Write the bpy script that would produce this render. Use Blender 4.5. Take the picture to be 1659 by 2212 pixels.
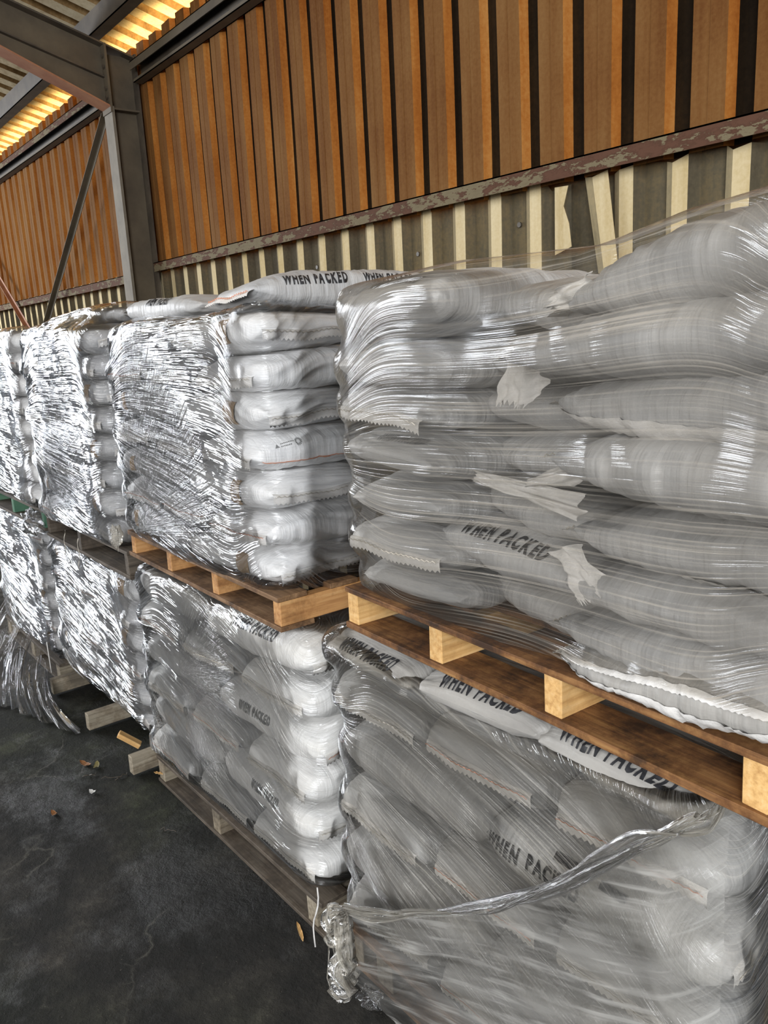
import bpy, bmesh, math, random
import numpy as np
from mathutils import Vector, Matrix, Euler

for o in list(bpy.data.objects): bpy.data.objects.remove(o)
S = bpy.context.scene
COL = S.collection
R = math.radians
random.seed(7)

# ------------------------------------------------------------------ camera
FPX = 1728.28
cam = bpy.data.cameras.new('camera'); camo = bpy.data.objects.new('camera', cam); COL.objects.link(camo)
cam.sensor_fit = 'VERTICAL'; cam.sensor_height = 24.0; cam.lens = FPX / 2212 * 24.0
cam.clip_start = 0.02; cam.clip_end = 200
Rm = [[0.62603544, 0.13724367, -0.76762217], [0.77810193, -0.17476805, 0.60333533], [-0.05135187, -0.97499759, -0.21620056]]
m = Matrix([[Rm[i][0], -Rm[i][1], -Rm[i][2]] for i in range(3)]).to_4x4()
m.translation = Vector((0, 0, 1.9)); camo.matrix_world = m
S.camera = camo

# ------------------------------------------------------------------ light and exposure
S.view_settings.view_transform = 'Standard'; S.view_settings.look = 'None'
S.view_settings.gamma = 1.0; S.view_settings.use_curve_mapping = False
S.view_settings.exposure = 0.0
try:
    S.cycles.transparent_max_bounces = 14; S.cycles.max_bounces = 5; S.cycles.diffuse_bounces = 3; S.cycles.glossy_bounces = 3; S.cycles.caustics_reflective = False
except Exception: pass
w = bpy.data.worlds.new('world'); S.world = w; w.use_nodes = True
bg = w.node_tree.nodes['Background']; bg.inputs[0].default_value = (0.80, 0.88, 1.0, 1); bg.inputs[1].default_value = 0.30
def area(name, loc, target, sx, sy, power, col):
    l = bpy.data.lights.new(name, 'AREA'); l.shape = 'RECTANGLE'; l.size = sx; l.size_y = sy; l.energy = power; l.color = col
    o = bpy.data.objects.new(name, l); COL.objects.link(o); o.location = loc
    o.rotation_euler = (Vector(target) - Vector(loc)).to_track_quat('-Z', 'Y').to_euler(); return o
area('gable_opening_light', (-13.5, -3.6, 3.5), (-2.5, 0.5, 1.0), 7.0, 1.9, 1000, (0.93, 0.96, 1.0))
area('doorway_light_right', (3.8, -3.8, 3.7), (-2.0, 1.5, 1.0), 3.0, 3.0, 640, (0.96, 0.98, 1.0))
area('front_fill_light', (-2.0, -7.5, 2.3), (-2.2, 1.5, 0.8), 7.0, 2.4, 230, (1.0, 0.96, 0.9))  # added fill to brighten the low front faces; no known opening there
area('outdoor_yard_light', (-7.0, 3.9, 2.3), (-7.0, 2.8, 4.1), 16.0, 1.4, 1900, (1.0, 0.70, 0.30))

# ------------------------------------------------------------------ noise
def vnoise(x, y, seed=0):
    rs = np.random.RandomState(seed); T = rs.rand(256, 256)
    x = np.asarray(x, float); y = np.asarray(y, float)
    xi = np.floor(x).astype(int); yi = np.floor(y).astype(int); fx = x - xi; fy = y - yi
    fx = fx * fx * (3 - 2 * fx); fy = fy * fy * (3 - 2 * fy)
    a = T[xi % 256, yi % 256]; b = T[(xi + 1) % 256, yi % 256]; c = T[xi % 256, (yi + 1) % 256]; d = T[(xi + 1) % 256, (yi + 1) % 256]
    return (a * (1 - fx) + b * fx) * (1 - fy) + (c * (1 - fx) + d * fx) * fy - 0.5

# ------------------------------------------------------------------ materials
def newmat(name):
    mt = bpy.data.materials.new(name); mt.use_nodes = True
    nt = mt.node_tree; b = nt.nodes['Principled BSDF']; return mt, nt, b
def N(nt, t, **kw):
    n = nt.nodes.new(t)
    for k, v in kw.items():
        if k.startswith('i_'):
            key = k[2:]; n.inputs[int(key) if key.isdigit() else key].default_value = v
        else: setattr(n, k, v)
    return n
def ramp(nt, fac, stops):
    r = nt.nodes.new('ShaderNodeValToRGB'); e = r.color_ramp.elements
    while len(e) < len(stops): e.new(0.5)
    for i, (p, c) in enumerate(stops): e[i].position = p; e[i].color = (*c, 1) if len(c) == 3 else c
    nt.links.new(fac, r.inputs[0]); return r.outputs[0]
def coords(nt, kind='Object', scale=(1, 1, 1)):
    t = nt.nodes.new('ShaderNodeTexCoord'); mp = nt.nodes.new('ShaderNodeMapping'); mp.inputs['Scale'].default_value = scale
    nt.links.new(t.outputs[kind], mp.inputs[0]); return mp.outputs[0]
def noise(nt, vec, scale=5, detail=4, rough=0.55):
    n = N(nt, 'ShaderNodeTexNoise', i_Scale=scale, i_Detail=detail, i_Roughness=rough); nt.links.new(vec, n.inputs['Vector']); return n.outputs[0]
def bump(nt, h, strength, dist, normal=None):
    b = N(nt, 'ShaderNodeBump', i_Strength=strength, i_Distance=dist); nt.links.new(h, b.inputs['Height'])
    if normal is not None: nt.links.new(normal, b.inputs['Normal'])
    return b.outputs[0]
def mixc(nt, fac, a, b, mode='MIX'):
    x = nt.nodes.new('ShaderNodeMix'); x.data_type = 'RGBA'; x.blend_type = mode
    for sock, v in ((x.inputs[0], fac), (x.inputs[6], a), (x.inputs[7], b)):
        if isinstance(v, (int, float)): sock.default_value = v
        elif isinstance(v, tuple): sock.default_value = (*v, 1)
        else: nt.links.new(v, sock)
    return x.outputs[2]
def math_(nt, op, a, b=0.0):
    x = N(nt, 'ShaderNodeMath', operation=op)
    for i, v in enumerate((a, b)):
        if isinstance(v, (int, float)): x.inputs[i].default_value = v
        else: nt.links.new(v, x.inputs[i])
    return x.outputs[0]

def mat_simple(name, c1, c2, scale=6, rough=0.6, bmp=0.3, bd=0.004, stretch=(1, 1, 1), metallic=0.0, lo=0.35, hi=0.65):
    mt, nt, b = newmat(name); v = coords(nt, 'Object', stretch)
    f = noise(nt, v, scale, 6, 0.6); nt.links.new(ramp(nt, f, [(lo, c1), (hi, c2)]), b.inputs['Base Color'])
    b.inputs['Roughness'].default_value = rough; b.inputs['Metallic'].default_value = metallic
    f2 = noise(nt, v, scale * 5, 4); nt.links.new(bump(nt, f2, bmp, bd), b.inputs['Normal']); return mt

def mat_wood(name, c1, c2, c3, dirt=0.35, rough=0.75):
    mt, nt, b = newmat(name)
    def one(sc):
        v = coords(nt, 'Object', sc); return v
    g = noise(nt, one((1.2, 22, 22)), 3.0, 6, 0.6)
    g2 = noise(nt, one((22, 1.2, 22)), 3.0, 6, 0.6)
    gg = N(nt, 'ShaderNodeNewGeometry')
    at = N(nt, 'ShaderNodeAttribute', attribute_name='axis')
    gm = nt.nodes.new('ShaderNodeMix'); nt.links.new(at.outputs['Fac'], gm.inputs[0]); nt.links.new(g, gm.inputs[2]); nt.links.new(g2, gm.inputs[3])
    col = ramp(nt, gm.outputs[0], [(0.3, c1), (0.5, c2), (0.72, c3)])
    d = noise(nt, coords(nt, 'Object', (1, 1, 1)), 6.0, 10, 0.72)
    dm = ramp(nt, d, [(0.43, (1, 1, 1)), (0.50, (0.62, 0.55, 0.48)), (0.60, (0.12, 0.09, 0.07))])
    col = mixc(nt, dirt, col, dm, 'MULTIPLY')
    nt.links.new(col, b.inputs['Base Color']); b.inputs['Roughness'].default_value = rough
    nt.links.new(bump(nt, gm.outputs[0], 0.5, 0.003), b.inputs['Normal']); return mt

def mat_sack(name, base, tint, weave=0.25, stripes=0.35):
    """woven polypropylene cloth: faint weave lines round and along the sack, creases"""
    mt, nt, b = newmat(name)
    v = coords(nt, 'Object', (1, 1, 1))
    rings = noise(nt, coords(nt, 'Object', (95, 3, 3)), 1.0, 3, 0.6)
    rings2 = noise(nt, coords(nt, 'Object', (26, 4, 4)), 1.0, 3, 0.6)
    weft = noise(nt, coords(nt, 'Object', (2.5, 130, 130)), 1.0, 2, 0.5)
    cloud = noise(nt, v, 4.0, 5, 0.6)
    col = ramp(nt, cloud, [(0.3, tint), (0.62, base)])
    col = mixc(nt, stripes, col, ramp(nt, rings, [(0.36, (0.80, 0.79, 0.78)), (0.6, (1, 1, 1))]), 'MULTIPLY')
    nt.links.new(col, b.inputs['Base Color'])
    b.inputs['Roughness'].default_value = 0.5; b.inputs['Specular IOR Level'].default_value = 0.35
    try: b.inputs['Sheen Weight'].default_value = 0.1
    except Exception: pass
    n1 = bump(nt, rings, 0.45, 0.004); n2 = bump(nt, rings2, 0.6, 0.014, n1); n3 = bump(nt, weft, weave, 0.002, n2)
    nt.links.new(bump(nt, noise(nt, v, 14, 4, 0.6), 0.35, 0.012, n3), b.inputs['Normal'])
    return mt

def mat_film(name, veil=0.10, veil_col=(0.80, 0.80, 0.80), gloss=1.6, rough=0.10, amp=1.0, clear=(0.95, 0.95, 0.955), freq=1.0, fan=1.0, rumple=1.0, seg=1.0, lines=2.5):
    """stretch film: clear skin, mirror glints on taut pleats, thin milky veil along the pleats"""
    mt, nt, b = newmat(name); nt.nodes.remove(b); out = nt.nodes['Material Output']
    uv = N(nt, 'ShaderNodeUVMap', uv_map='streak'); uv2 = N(nt, 'ShaderNodeUVMap', uv_map='fan')
    at = N(nt, 'ShaderNodeAttribute', attribute_name='fanmask')
    def st(src, su, sv, det=3):
        mp = N(nt, 'ShaderNodeMapping'); mp.inputs['Scale'].default_value = (su, sv, 1); nt.links.new(src.outputs[0], mp.inputs[0])
        return noise(nt, mp.outputs[0], 1.0, det, 0.62)
    a1 = st(uv, 1.4 * seg, 36 * freq); a2 = st(uv, 2.6 * seg, 120 * freq, 2); a3 = st(uv, 9.0, 30 * freq, 2)
    f1 = st(uv2, 2.5, 40, 3); f2 = st(uv2, 4.0, 120, 2)
    gate = st(uv, 3.0, 5.0, 2)
    gate = ramp(nt, gate, [(0.35, (0.15, 0.15, 0.15)), (0.62, (1, 1, 1))])
    fm = math_(nt, 'MULTIPLY', at.outputs['Fac'], fan)
    n = bump(nt, math_(nt, 'MULTIPLY', a1, gate), 1.0, 0.018 * amp)
    n = bump(nt, math_(nt, 'MULTIPLY', a2, gate), 1.0, 0.007 * amp, n)
    n = bump(nt, a3, 1.0, 0.005 * rumple * amp, n)
    n = bump(nt, math_(nt, 'MULTIPLY', f1, fm), 1.0, 0.026, n)
    n = bump(nt, math_(nt, 'MULTIPLY', f2, fm), 1.0, 0.008, n)
    fr = N(nt, 'ShaderNodeFresnel', i_IOR=1.45)
    gl = N(nt, 'ShaderNodeBsdfGlossy', i_Roughness=rough); nt.links.new(n, gl.inputs['Normal']); gl.inputs['Color'].default_value = (0.97, 0.98, 1, 1)
    tr = N(nt, 'ShaderNodeBsdfTransparent'); tr.inputs[0].default_value = (*clear, 1)
    df = N(nt, 'ShaderNodeBsdfDiffuse'); df.inputs[0].default_value = (*veil_col, 1); nt.links.new(n, df.inputs['Normal'])
    tl = N(nt, 'ShaderNodeBsdfTranslucent'); tl.inputs[0].default_value = (*veil_col, 1)
    mv = N(nt, 'ShaderNodeMixShader', i_0=0.4); nt.links.new(df.outputs[0], mv.inputs[1]); nt.links.new(tl.outputs[0], mv.inputs[2])
    line = ramp(nt, a2, [(0.50, (0, 0, 0)), (0.66, (1, 1, 1))]); broad = ramp(nt, a1, [(0.38, (0.25,) * 3), (0.70, (1.6,) * 3)])
    vf = math_(nt, 'ADD', math_(nt, 'MULTIPLY', broad, veil), math_(nt, 'MULTIPLY', math_(nt, 'MULTIPLY', line, gate), min(0.6, veil * lines)))
    fl = ramp(nt, f2, [(0.52, (0, 0, 0)), (0.64, (1, 1, 1))]); vf = math_(nt, 'ADD', vf, math_(nt, 'MULTIPLY', math_(nt, 'MULTIPLY', fl, fm), 0.35))
    m1 = N(nt, 'ShaderNodeMixShader'); nt.links.new(vf, m1.inputs[0]); nt.links.new(tr.outputs[0], m1.inputs[1]); nt.links.new(mv.outputs[0], m1.inputs[2])
    ff = N(nt, 'ShaderNodeMath', operation='MULTIPLY', use_clamp=True, i_1=gloss); nt.links.new(fr.outputs[0], ff.inputs[0])
    m2 = N(nt, 'ShaderNodeMixShader'); nt.links.new(ff.outputs[0], m2.inputs[0]); nt.links.new(m1.outputs[0], m2.inputs[1]); nt.links.new(gl.outputs[0], m2.inputs[2])
    nt.links.new(m2.outputs[0], out.inputs[0]); return mt

M = {}
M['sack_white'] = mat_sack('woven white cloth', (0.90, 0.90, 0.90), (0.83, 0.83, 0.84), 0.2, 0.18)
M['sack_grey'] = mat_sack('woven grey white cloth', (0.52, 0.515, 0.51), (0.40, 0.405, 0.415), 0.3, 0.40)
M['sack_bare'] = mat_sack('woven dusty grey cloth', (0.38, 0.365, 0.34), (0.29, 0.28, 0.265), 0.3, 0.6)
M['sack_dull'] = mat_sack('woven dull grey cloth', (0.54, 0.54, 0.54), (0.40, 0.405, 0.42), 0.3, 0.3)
M['hem'] = mat_simple('cream hem tape', (0.66, 0.64, 0.61), (0.78, 0.76, 0.74), 30, 0.7, 0.5, 0.003)
M['thread'] = mat_simple('stitching thread', (0.55, 0.50, 0.42), (0.65, 0.6, 0.52), 40, 0.8)
M['thread_red'] = mat_simple('orange thread', (0.7, 0.28, 0.16), (0.8, 0.36, 0.22), 40, 0.8)
M['ink'] = mat_simple('black print', (0.012, 0.012, 0.013), (0.035, 0.035, 0.04), 60, 0.55, 0.1)
M['ink_grey'] = mat_simple('grey print', (0.16, 0.16, 0.16), (0.25, 0.25, 0.25), 60, 0.55, 0.1)
M['brown_print'] = mat_simple('brown paper patch', (0.38, 0.25, 0.13), (0.48, 0.33, 0.18), 14, 0.6)
M['pine'] = mat_wood('yellow pine', (0.50, 0.27, 0.09), (0.72, 0.44, 0.17), (0.82, 0.56, 0.27), 0.3)
M['pine_dark'] = mat_wood('brown pine', (0.10, 0.045, 0.016), (0.23, 0.105, 0.034), (0.34, 0.18, 0.062), 0.9)
M['orange_wood'] = mat_wood('orange brown wood', (0.33, 0.15, 0.05), (0.52, 0.27, 0.10), (0.62, 0.37, 0.16), 0.6)
M['umber_wood'] = mat_wood('dark brown wood', (0.12, 0.065, 0.03), (0.22, 0.125, 0.06), (0.32, 0.19, 0.10), 0.8)
M['grey_wood'] = mat_wood('weathered grey wood', (0.16, 0.13, 0.095), (0.29, 0.25, 0.185), (0.40, 0.35, 0.27), 0.6)
M['dark_wood'] = mat_wood('blackened wood', (0.05, 0.04, 0.03), (0.10, 0.08, 0.06), (0.16, 0.13, 0.10), 0.6)
M['green_paint'] = mat_simple('green painted wood', (0.06, 0.16, 0.10), (0.11, 0.22, 0.14), 12, 0.6)
M['steel'] = mat_simple('brown painted steel', (0.075, 0.058, 0.038), (0.12, 0.094, 0.06), 4, 0.75, 0.25, 0.003)
M['steel_dark'] = mat_simple('dark steel', (0.045, 0.036, 0.028), (0.09, 0.072, 0.052), 6, 0.5, 0.3, 0.003)
M['steel_light'] = mat_simple('pale dusty steel', (0.13, 0.112, 0.085), (0.19, 0.165, 0.125), 6, 0.75, 0.3, 0.003)
M['steel_red'] = mat_simple('red brown primer', (0.26, 0.10, 0.05), (0.36, 0.17, 0.09), 5, 0.6, 0.3, 0.003)

def mat_flaking(name):
    mt, nt, b = newmat(name); v = coords(nt, 'Object', (0.55, 1, 1.6))
    f = noise(nt, v, 16, 10, 0.68)
    big = noise(nt, coords(nt, 'Object', (1, 1, 1)), 1.1, 3, 0.5)
    s = math_(nt, 'ADD', math_(nt, 'MULTIPLY', f, 0.75), math_(nt, 'MULTIPLY', big, 0.35))
    c = ramp(nt, s, [(0.50, (0.10, 0.048, 0.030)), (0.555, (0.075, 0.036, 0.022)), (0.57, (0.17, 0.14, 0.085)), (0.75, (0.13, 0.10, 0.06))])
    nt.links.new(c, b.inputs['Base Color']); b.inputs['Roughness'].default_value = 0.8; b.inputs['Specular IOR Level'].default_value = 0.15
    nt.links.new(bump(nt, s, 0.5, 0.006), b.inputs['Normal']); return mt
M['flaking'] = mat_flaking('flaking paint over rust')

def mat_rust(name, c1, c2, c3, streak=0.5):
    mt, nt, b = newmat(name)
    v = coords(nt, 'Object', (1, 1, 1)); vs = coords(nt, 'Object', (9, 9, 0.55))
    f = noise(nt, v, 1.3, 5, 0.6); g = noise(nt, vs, 2.0, 6, 0.6); h = noise(nt, v, 70, 3, 0.6)
    s = math_(nt, 'ADD', math_(nt, 'ADD', math_(nt, 'MULTIPLY', f, 0.45), math_(nt, 'MULTIPLY', g, 0.35)), math_(nt, 'MULTIPLY', h, 0.2))
    c = ramp(nt, s, [(0.38, c1), (0.5, c2), (0.63, c3)])
    nt.links.new(c, b.inputs['Base Color']); b.inputs['Roughness'].default_value = 0.8; b.inputs['Specular IOR Level'].default_value = 0.08
    nt.links.new(bump(nt, h, 0.35, 0.003), b.inputs['Normal']); return mt
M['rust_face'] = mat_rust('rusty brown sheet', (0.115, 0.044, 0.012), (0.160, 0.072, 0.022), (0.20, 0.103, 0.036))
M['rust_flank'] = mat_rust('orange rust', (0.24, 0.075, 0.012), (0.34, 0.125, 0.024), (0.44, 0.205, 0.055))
M['dark_valley'] = mat_rust('near-black valley sheet', (0.006, 0.0035, 0.0015), (0.012, 0.007, 0.003), (0.024, 0.013, 0.005))  # valley faces near black, far darker than crest and flank
M['rust_edge'] = mat_rust('dark rusty edge', (0.10, 0.04, 0.012), (0.2, 0.08, 0.02), (0.34, 0.15, 0.04))
M['low_face'] = mat_rust('grey green sheet', (0.060, 0.050, 0.034), (0.095, 0.080, 0.052), (0.16, 0.12, 0.062))
M['low_flank'] = mat_rust('dull khaki sheet', (0.20, 0.165, 0.10), (0.26, 0.215, 0.13), (0.34, 0.27, 0.15))
M['low_valley'] = mat_rust('cream sheet', (0.46, 0.35, 0.17), (0.56, 0.45, 0.26), (0.66, 0.56, 0.36))
M['roof_face'] = mat_rust('cream roof sheet', (0.34, 0.26, 0.15), (0.52, 0.43, 0.28), (0.62, 0.54, 0.38))
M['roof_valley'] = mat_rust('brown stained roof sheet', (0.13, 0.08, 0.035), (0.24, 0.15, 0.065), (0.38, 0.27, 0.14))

def mat_floor():
    mt, nt, b = newmat('damp dark concrete'); v = coords(nt, 'Object', (1, 1, 1))
    f = noise(nt, v, 1.7, 12, 0.72); g = noise(nt, v, 0.7, 3, 0.5); h = noise(nt, v, 38, 6, 0.7)
    c = ramp(nt, f, [(0.38, (0.004, 0.004, 0.003)), (0.5, (0.013, 0.012, 0.010)), (0.58, (0.032, 0.029, 0.024)), (0.68, (0.10, 0.09, 0.075))])
    moss = ramp(nt, g, [(0.44, (0.45, 0.62, 0.32)), (0.56, (1, 1, 1))])
    c = mixc(nt, 0.75, c, moss, 'MULTIPLY')
    vo = N(nt, 'ShaderNodeTexVoronoi', feature='DISTANCE_TO_EDGE', i_Scale=0.85)
    vd = N(nt, 'ShaderNodeVectorMath', operation='ADD'); nz = N(nt, 'ShaderNodeTexNoise', i_Scale=3.0, i_Detail=6.0); nt.links.new(v, nz.inputs['Vector']); sc = N(nt, 'ShaderNodeVectorMath', operation='SCALE', i_Scale=0.35); nt.links.new(nz.outputs[1], sc.inputs[0]); nt.links.new(v, vd.inputs[0]); nt.links.new(sc.outputs[0], vd.inputs[1]); nt.links.new(vd.outputs[0], vo.inputs['Vector'])
    crack = ramp(nt, vo.outputs[0], [(0.0, (1, 1, 1)), (0.005, (0, 0, 0))]); cg = ramp(nt, noise(nt, v, 2.3, 3), [(0.5, (0, 0, 0)), (0.6, (0.7,) * 3)])
    c = mixc(nt, math_(nt, 'MULTIPLY', crack, cg), c, (0.10, 0.095, 0.08))
    speck = ramp(nt, noise(nt, v, 120, 2, 0.5), [(0.70, (0, 0, 0)), (0.76, (1, 1, 1))])
    c = mixc(nt, math_(nt, 'MULTIPLY', speck, 0.4), c, (0.28, 0.25, 0.2))
    nt.links.new(c, b.inputs['Base Color'])
    r = ramp(nt, noise(nt, v, 1.6, 9, 0.7), [(0.40, (0.30,) * 3), (0.52, (0.85,) * 3)]); nt.links.new(r, b.inputs['Roughness'])
    n = bump(nt, f, 0.8, 0.05); n = bump(nt, noise(nt, v, 9, 8, 0.7), 0.7, 0.02, n); n = bump(nt, h, 0.4, 0.003, n); nt.links.new(n, b.inputs['Normal'])
    b.inputs['Specular IOR Level'].default_value = 0.35
    return mt
M['floor'] = mat_floor()

M['film_clear'] = mat_film('clear stretch film', 0.03, (0.84, 0.85, 0.86), 1.6, 0.085, 1.5, (0.99, 0.99, 0.99), freq=1.0, rumple=0.5, seg=1.1, lines=5)
M['film_shiny'] = mat_film('shiny stretch film', 0.03, (0.80, 0.82, 0.84), 2.3, 0.09, 2.0, (0.96, 0.96, 0.965), freq=0.9, rumple=0.5, seg=1.2, lines=5)
M['film_milky'] = mat_film('milky stretch film', 0.085, (0.62, 0.565, 0.49), 0.75, 0.12, 0.28, (0.985, 0.975, 0.955), freq=1.4, rumple=0.3, seg=0.35, lines=6)
M['film_taut'] = mat_film('taut stretch film', 0.06, (0.78, 0.74, 0.67), 1.35, 0.08, 0.95, (0.99, 0.98, 0.955), freq=1.35, rumple=0.5, seg=0.5, lines=6)
M['film_wrinkled'] = mat_film('wrinkled stretch film', 0.045, (0.80, 0.79, 0.75), 1.5, 0.085, 1.0, (0.99, 0.985, 0.97), freq=1.0, rumple=1.0, seg=0.9, lines=5)
M['film_veil'] = mat_film('loose plastic sheet', 0.22, (0.72, 0.71, 0.68), 0.9, 0.14, 0.35, (0.985, 0.98, 0.97), freq=0.4)
M['film_rope'] = mat_film('bunched plastic film', 0.42, (0.80, 0.76, 0.68), 0.8, 0.16, 0.5, (0.97, 0.95, 0.90), freq=1.0)

# ------------------------------------------------------------------ object helpers
def link(name, me, mat=None, parent=None):
    o = bpy.data.objects.new(name, me); COL.objects.link(o)
    if mat is not None and not me.materials:
        for x in (mat if isinstance(mat, (list, tuple)) else [mat]): me.materials.append(x)
    if parent is not None: o.parent = parent
    return o
def tag(o, label=None, cat=None, group=None, kind=None):
    if label: o['label'] = label
    if cat: o['category'] = cat
    if group: o['group'] = group
    if kind: o['kind'] = kind
    return o
def thing(name, label, cat, mw=None, group=None):
    o = bpy.data.objects.new(name, None); COL.objects.link(o); o.empty_display_size = 0.1
    if mw is not None: o.matrix_world = mw
    return tag(o, label, cat, group)
def mesh(name, v, f, smooth=False, mi=None):
    me = bpy.data.meshes.new(name); me.from_pydata([tuple(map(float, p)) for p in v], [], f)
    if smooth: me.polygons.foreach_set('use_smooth', [True] * len(me.polygons))
    if mi is not None: me.polygons.foreach_set('material_index', mi)
    me.update(); return me
class MB:
    def __init__(s): s.bm = bmesh.new()
    def box(s, a, b, rot=None, bev=0.0, jit=0.0):
        a, b = Vector(a), Vector(b); c = (a + b) / 2; d = b - a
        mt = Matrix.Translation(c) @ (rot.to_4x4() if rot else Matrix.Identity(4)) @ Matrix.Diagonal((d.x, d.y, d.z, 1))
        r = bmesh.ops.create_cube(s.bm, size=1, matrix=mt)
        if jit:
            for v in r['verts']: v.co += Vector([random.uniform(-jit, jit) for _ in range(3)])
        if bev:
            es = list({e for v in r['verts'] for e in v.link_edges})
            bmesh.ops.bevel(s.bm, geom=es, offset=bev, segments=1, affect='EDGES')
        return s
    def poly(s, pts, vec):
        """prism: outline pts extruded by vec"""
        vec = Vector(vec); a = [s.bm.verts.new(p) for p in pts]; b = [s.bm.verts.new(Vector(p) + vec) for p in pts]; n = len(pts)
        s.bm.faces.new(a); s.bm.faces.new(b[::-1])
        for i in range(n): s.bm.faces.new((a[i], b[i], b[(i + 1) % n], a[(i + 1) % n])[::-1])
        bmesh.ops.recalc_face_normals(s.bm, faces=s.bm.faces[:]); return s
    def tube(s, pts, r, seg=6):
        pts = [Vector(p) for p in pts]; rings = []
        rr = r if isinstance(r, (list, tuple)) else [r] * len(pts)
        for i, p in enumerate(pts):
            t = (pts[min(i + 1, len(pts) - 1)] - pts[max(i - 1, 0)]).normalized()
            u = t.cross(Vector((0.3, 0.2, 1))).normalized(); v = t.cross(u)
            rings.append([s.bm.verts.new(p + (u * math.cos(k / seg * 6.2832) + v * math.sin(k / seg * 6.2832)) * rr[i]) for k in range(seg)])
        for i in range(len(rings) - 1):
            for k in range(seg): s.bm.faces.new((rings[i][k], rings[i][(k + 1) % seg], rings[i + 1][(k + 1) % seg], rings[i + 1][k]))
        s.bm.faces.new(rings[0][::-1]); s.bm.faces.new(rings[-1]); return s
    def build(s, name, mat, parent=None, smooth=False, axis=None):
        me = bpy.data.meshes.new(name); s.bm.to_mesh(me); s.bm.free()
        if smooth: me.polygons.foreach_set('use_smooth', [True] * len(me.polygons))
        if axis is not None:
            a = me.attributes.new('axis', 'FLOAT', 'POINT'); a.data.foreach_set('value', [float(axis)] * len(me.vertices))
        return link(name, me, mat, parent)

# ------------------------------------------------------------------ the shed
WY = 2.7; PITCH = 0.2215; PH = -1.697       # wall plane, rib pitch, left edge of one valley
def corrugated(x0, x1, z0, z1, depth=0.036, y=WY, crease=True, cream=False):
    """box-rib sheet: crest towards the room, sloping flank, valley; materials 0 crest 1 flank 2 valley"""
    V, F, MI = [], [], []
    n0 = math.floor((x0 - PH) / PITCH); n1 = math.ceil((x1 - PH) / PITCH)
    prof = []
    for k in range(n0, n1):
        b = PH + k * PITCH      # crest right edge sits just left of valley
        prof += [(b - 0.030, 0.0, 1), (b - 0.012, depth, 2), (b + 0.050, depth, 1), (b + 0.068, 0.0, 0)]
        if cream: prof = prof[:-4] + [(b - 0.042, depth, 1), (b - 0.030, 0.012, 1), (b - 0.002, 0.0, 0), (b + 0.060, 0.0, 2), (b + 0.088, depth, 2), (b + 0.188, depth, 1)]
        elif crease: prof += [(b + 0.122, 0.0, 0), (b + 0.126, 0.003, 0), (b + 0.130, 0.0, 0)]
    rows = 14
    for x, d, mi in prof:
        zt = z1(x) if callable(z1) else z1; zb = z0(x) if callable(z0) else z0
        for r in range(rows + 1):
            z = zb + (zt - zb) * r / rows
            V.append((x + 0.0025 * math.sin(z * 3.1 + x * 5), y + d + 0.003 * math.sin(z * 2.3 + x * 1.7), z))
    n = len(prof)
    for i in range(n - 1):
        for r in range(rows):
            a = i * (rows + 1) + r; F.append((a, a + rows + 1, a + rows + 2, a + 1)); MI.append(prof[i][2])
    return V, F, MI
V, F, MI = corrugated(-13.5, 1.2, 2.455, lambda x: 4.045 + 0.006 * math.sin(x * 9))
o = link('wall_back', mesh('wall_back', V, F, mi=MI), [M['rust_face'], M['rust_flank'], M['dark_valley']]); tag(o, kind='structure')
# lower sheeting, cream valleys; set back a little under the rail, with a torn place
TX0, TX1 = -2.20, -2.06
def lowtop(x): return 2.50 if x < -2.3 else 2.452 + 0.012 * math.sin(x * 23) + 0.008 * math.sin(x * 61)
V, F, MI = corrugated(-13.5, 1.2, 0.0, lowtop, y=WY + 0.012, cream=True)
keep = [i for i, f in enumerate(F) if not (TX0 < sum(V[k][0] for k in f) / 4 < TX1 and sum(V[k][2] for k in f) / 4 > 2.1)]
o = link('wall_back_lower', mesh('wall_back_lower', V, [F[i] for i in keep], mi=[MI[i] for i in keep]), [M['low_valley'], M['low_flank'], M['low_face']]); tag(o, kind='structure')
# the torn flap and an added dark backing behind the tear
b = MB(); b.poly([(-2.215, 2.70, 2.44), (-2.14, 2.69, 2.435), (-2.155, 2.68, 2.36), (-2.12, 2.67, 2.29), (-2.10, 2.66, 2.20), (-2.215, 2.70, 2.18)], (0, -0.002, 0))
o = b.build('wall_back_torn_flap', M['low_valley']); tag(o, kind='structure')
b = MB(); b.poly([(-2.04, 2.71, 2.45), (-1.955, 2.69, 2.46), (-1.90, 2.685, 2.10), (-1.975, 2.70, 2.09)], (0, -0.002, 0))
o = b.build('wall_back_bent_strip', M['low_valley']); tag(o, kind='structure')
b = MB(); b.poly([(-2.075, 2.712, 2.455), (-2.04, 2.71, 2.45), (-1.975, 2.70, 2.09), (-2.01, 2.712, 2.09)], (0, -0.002, 0))
o = b.build('wall_back_bent_flank', M['low_flank']); tag(o, kind='structure')
b = MB(); b.box((-2.6, 2.775, 1.7), (1.1, 2.79, 2.6)); o = b.build('wall_gap_backing', M['low_face']); tag(o, kind='structure')  # added board, blocks the sky that would show through the gaps
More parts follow.
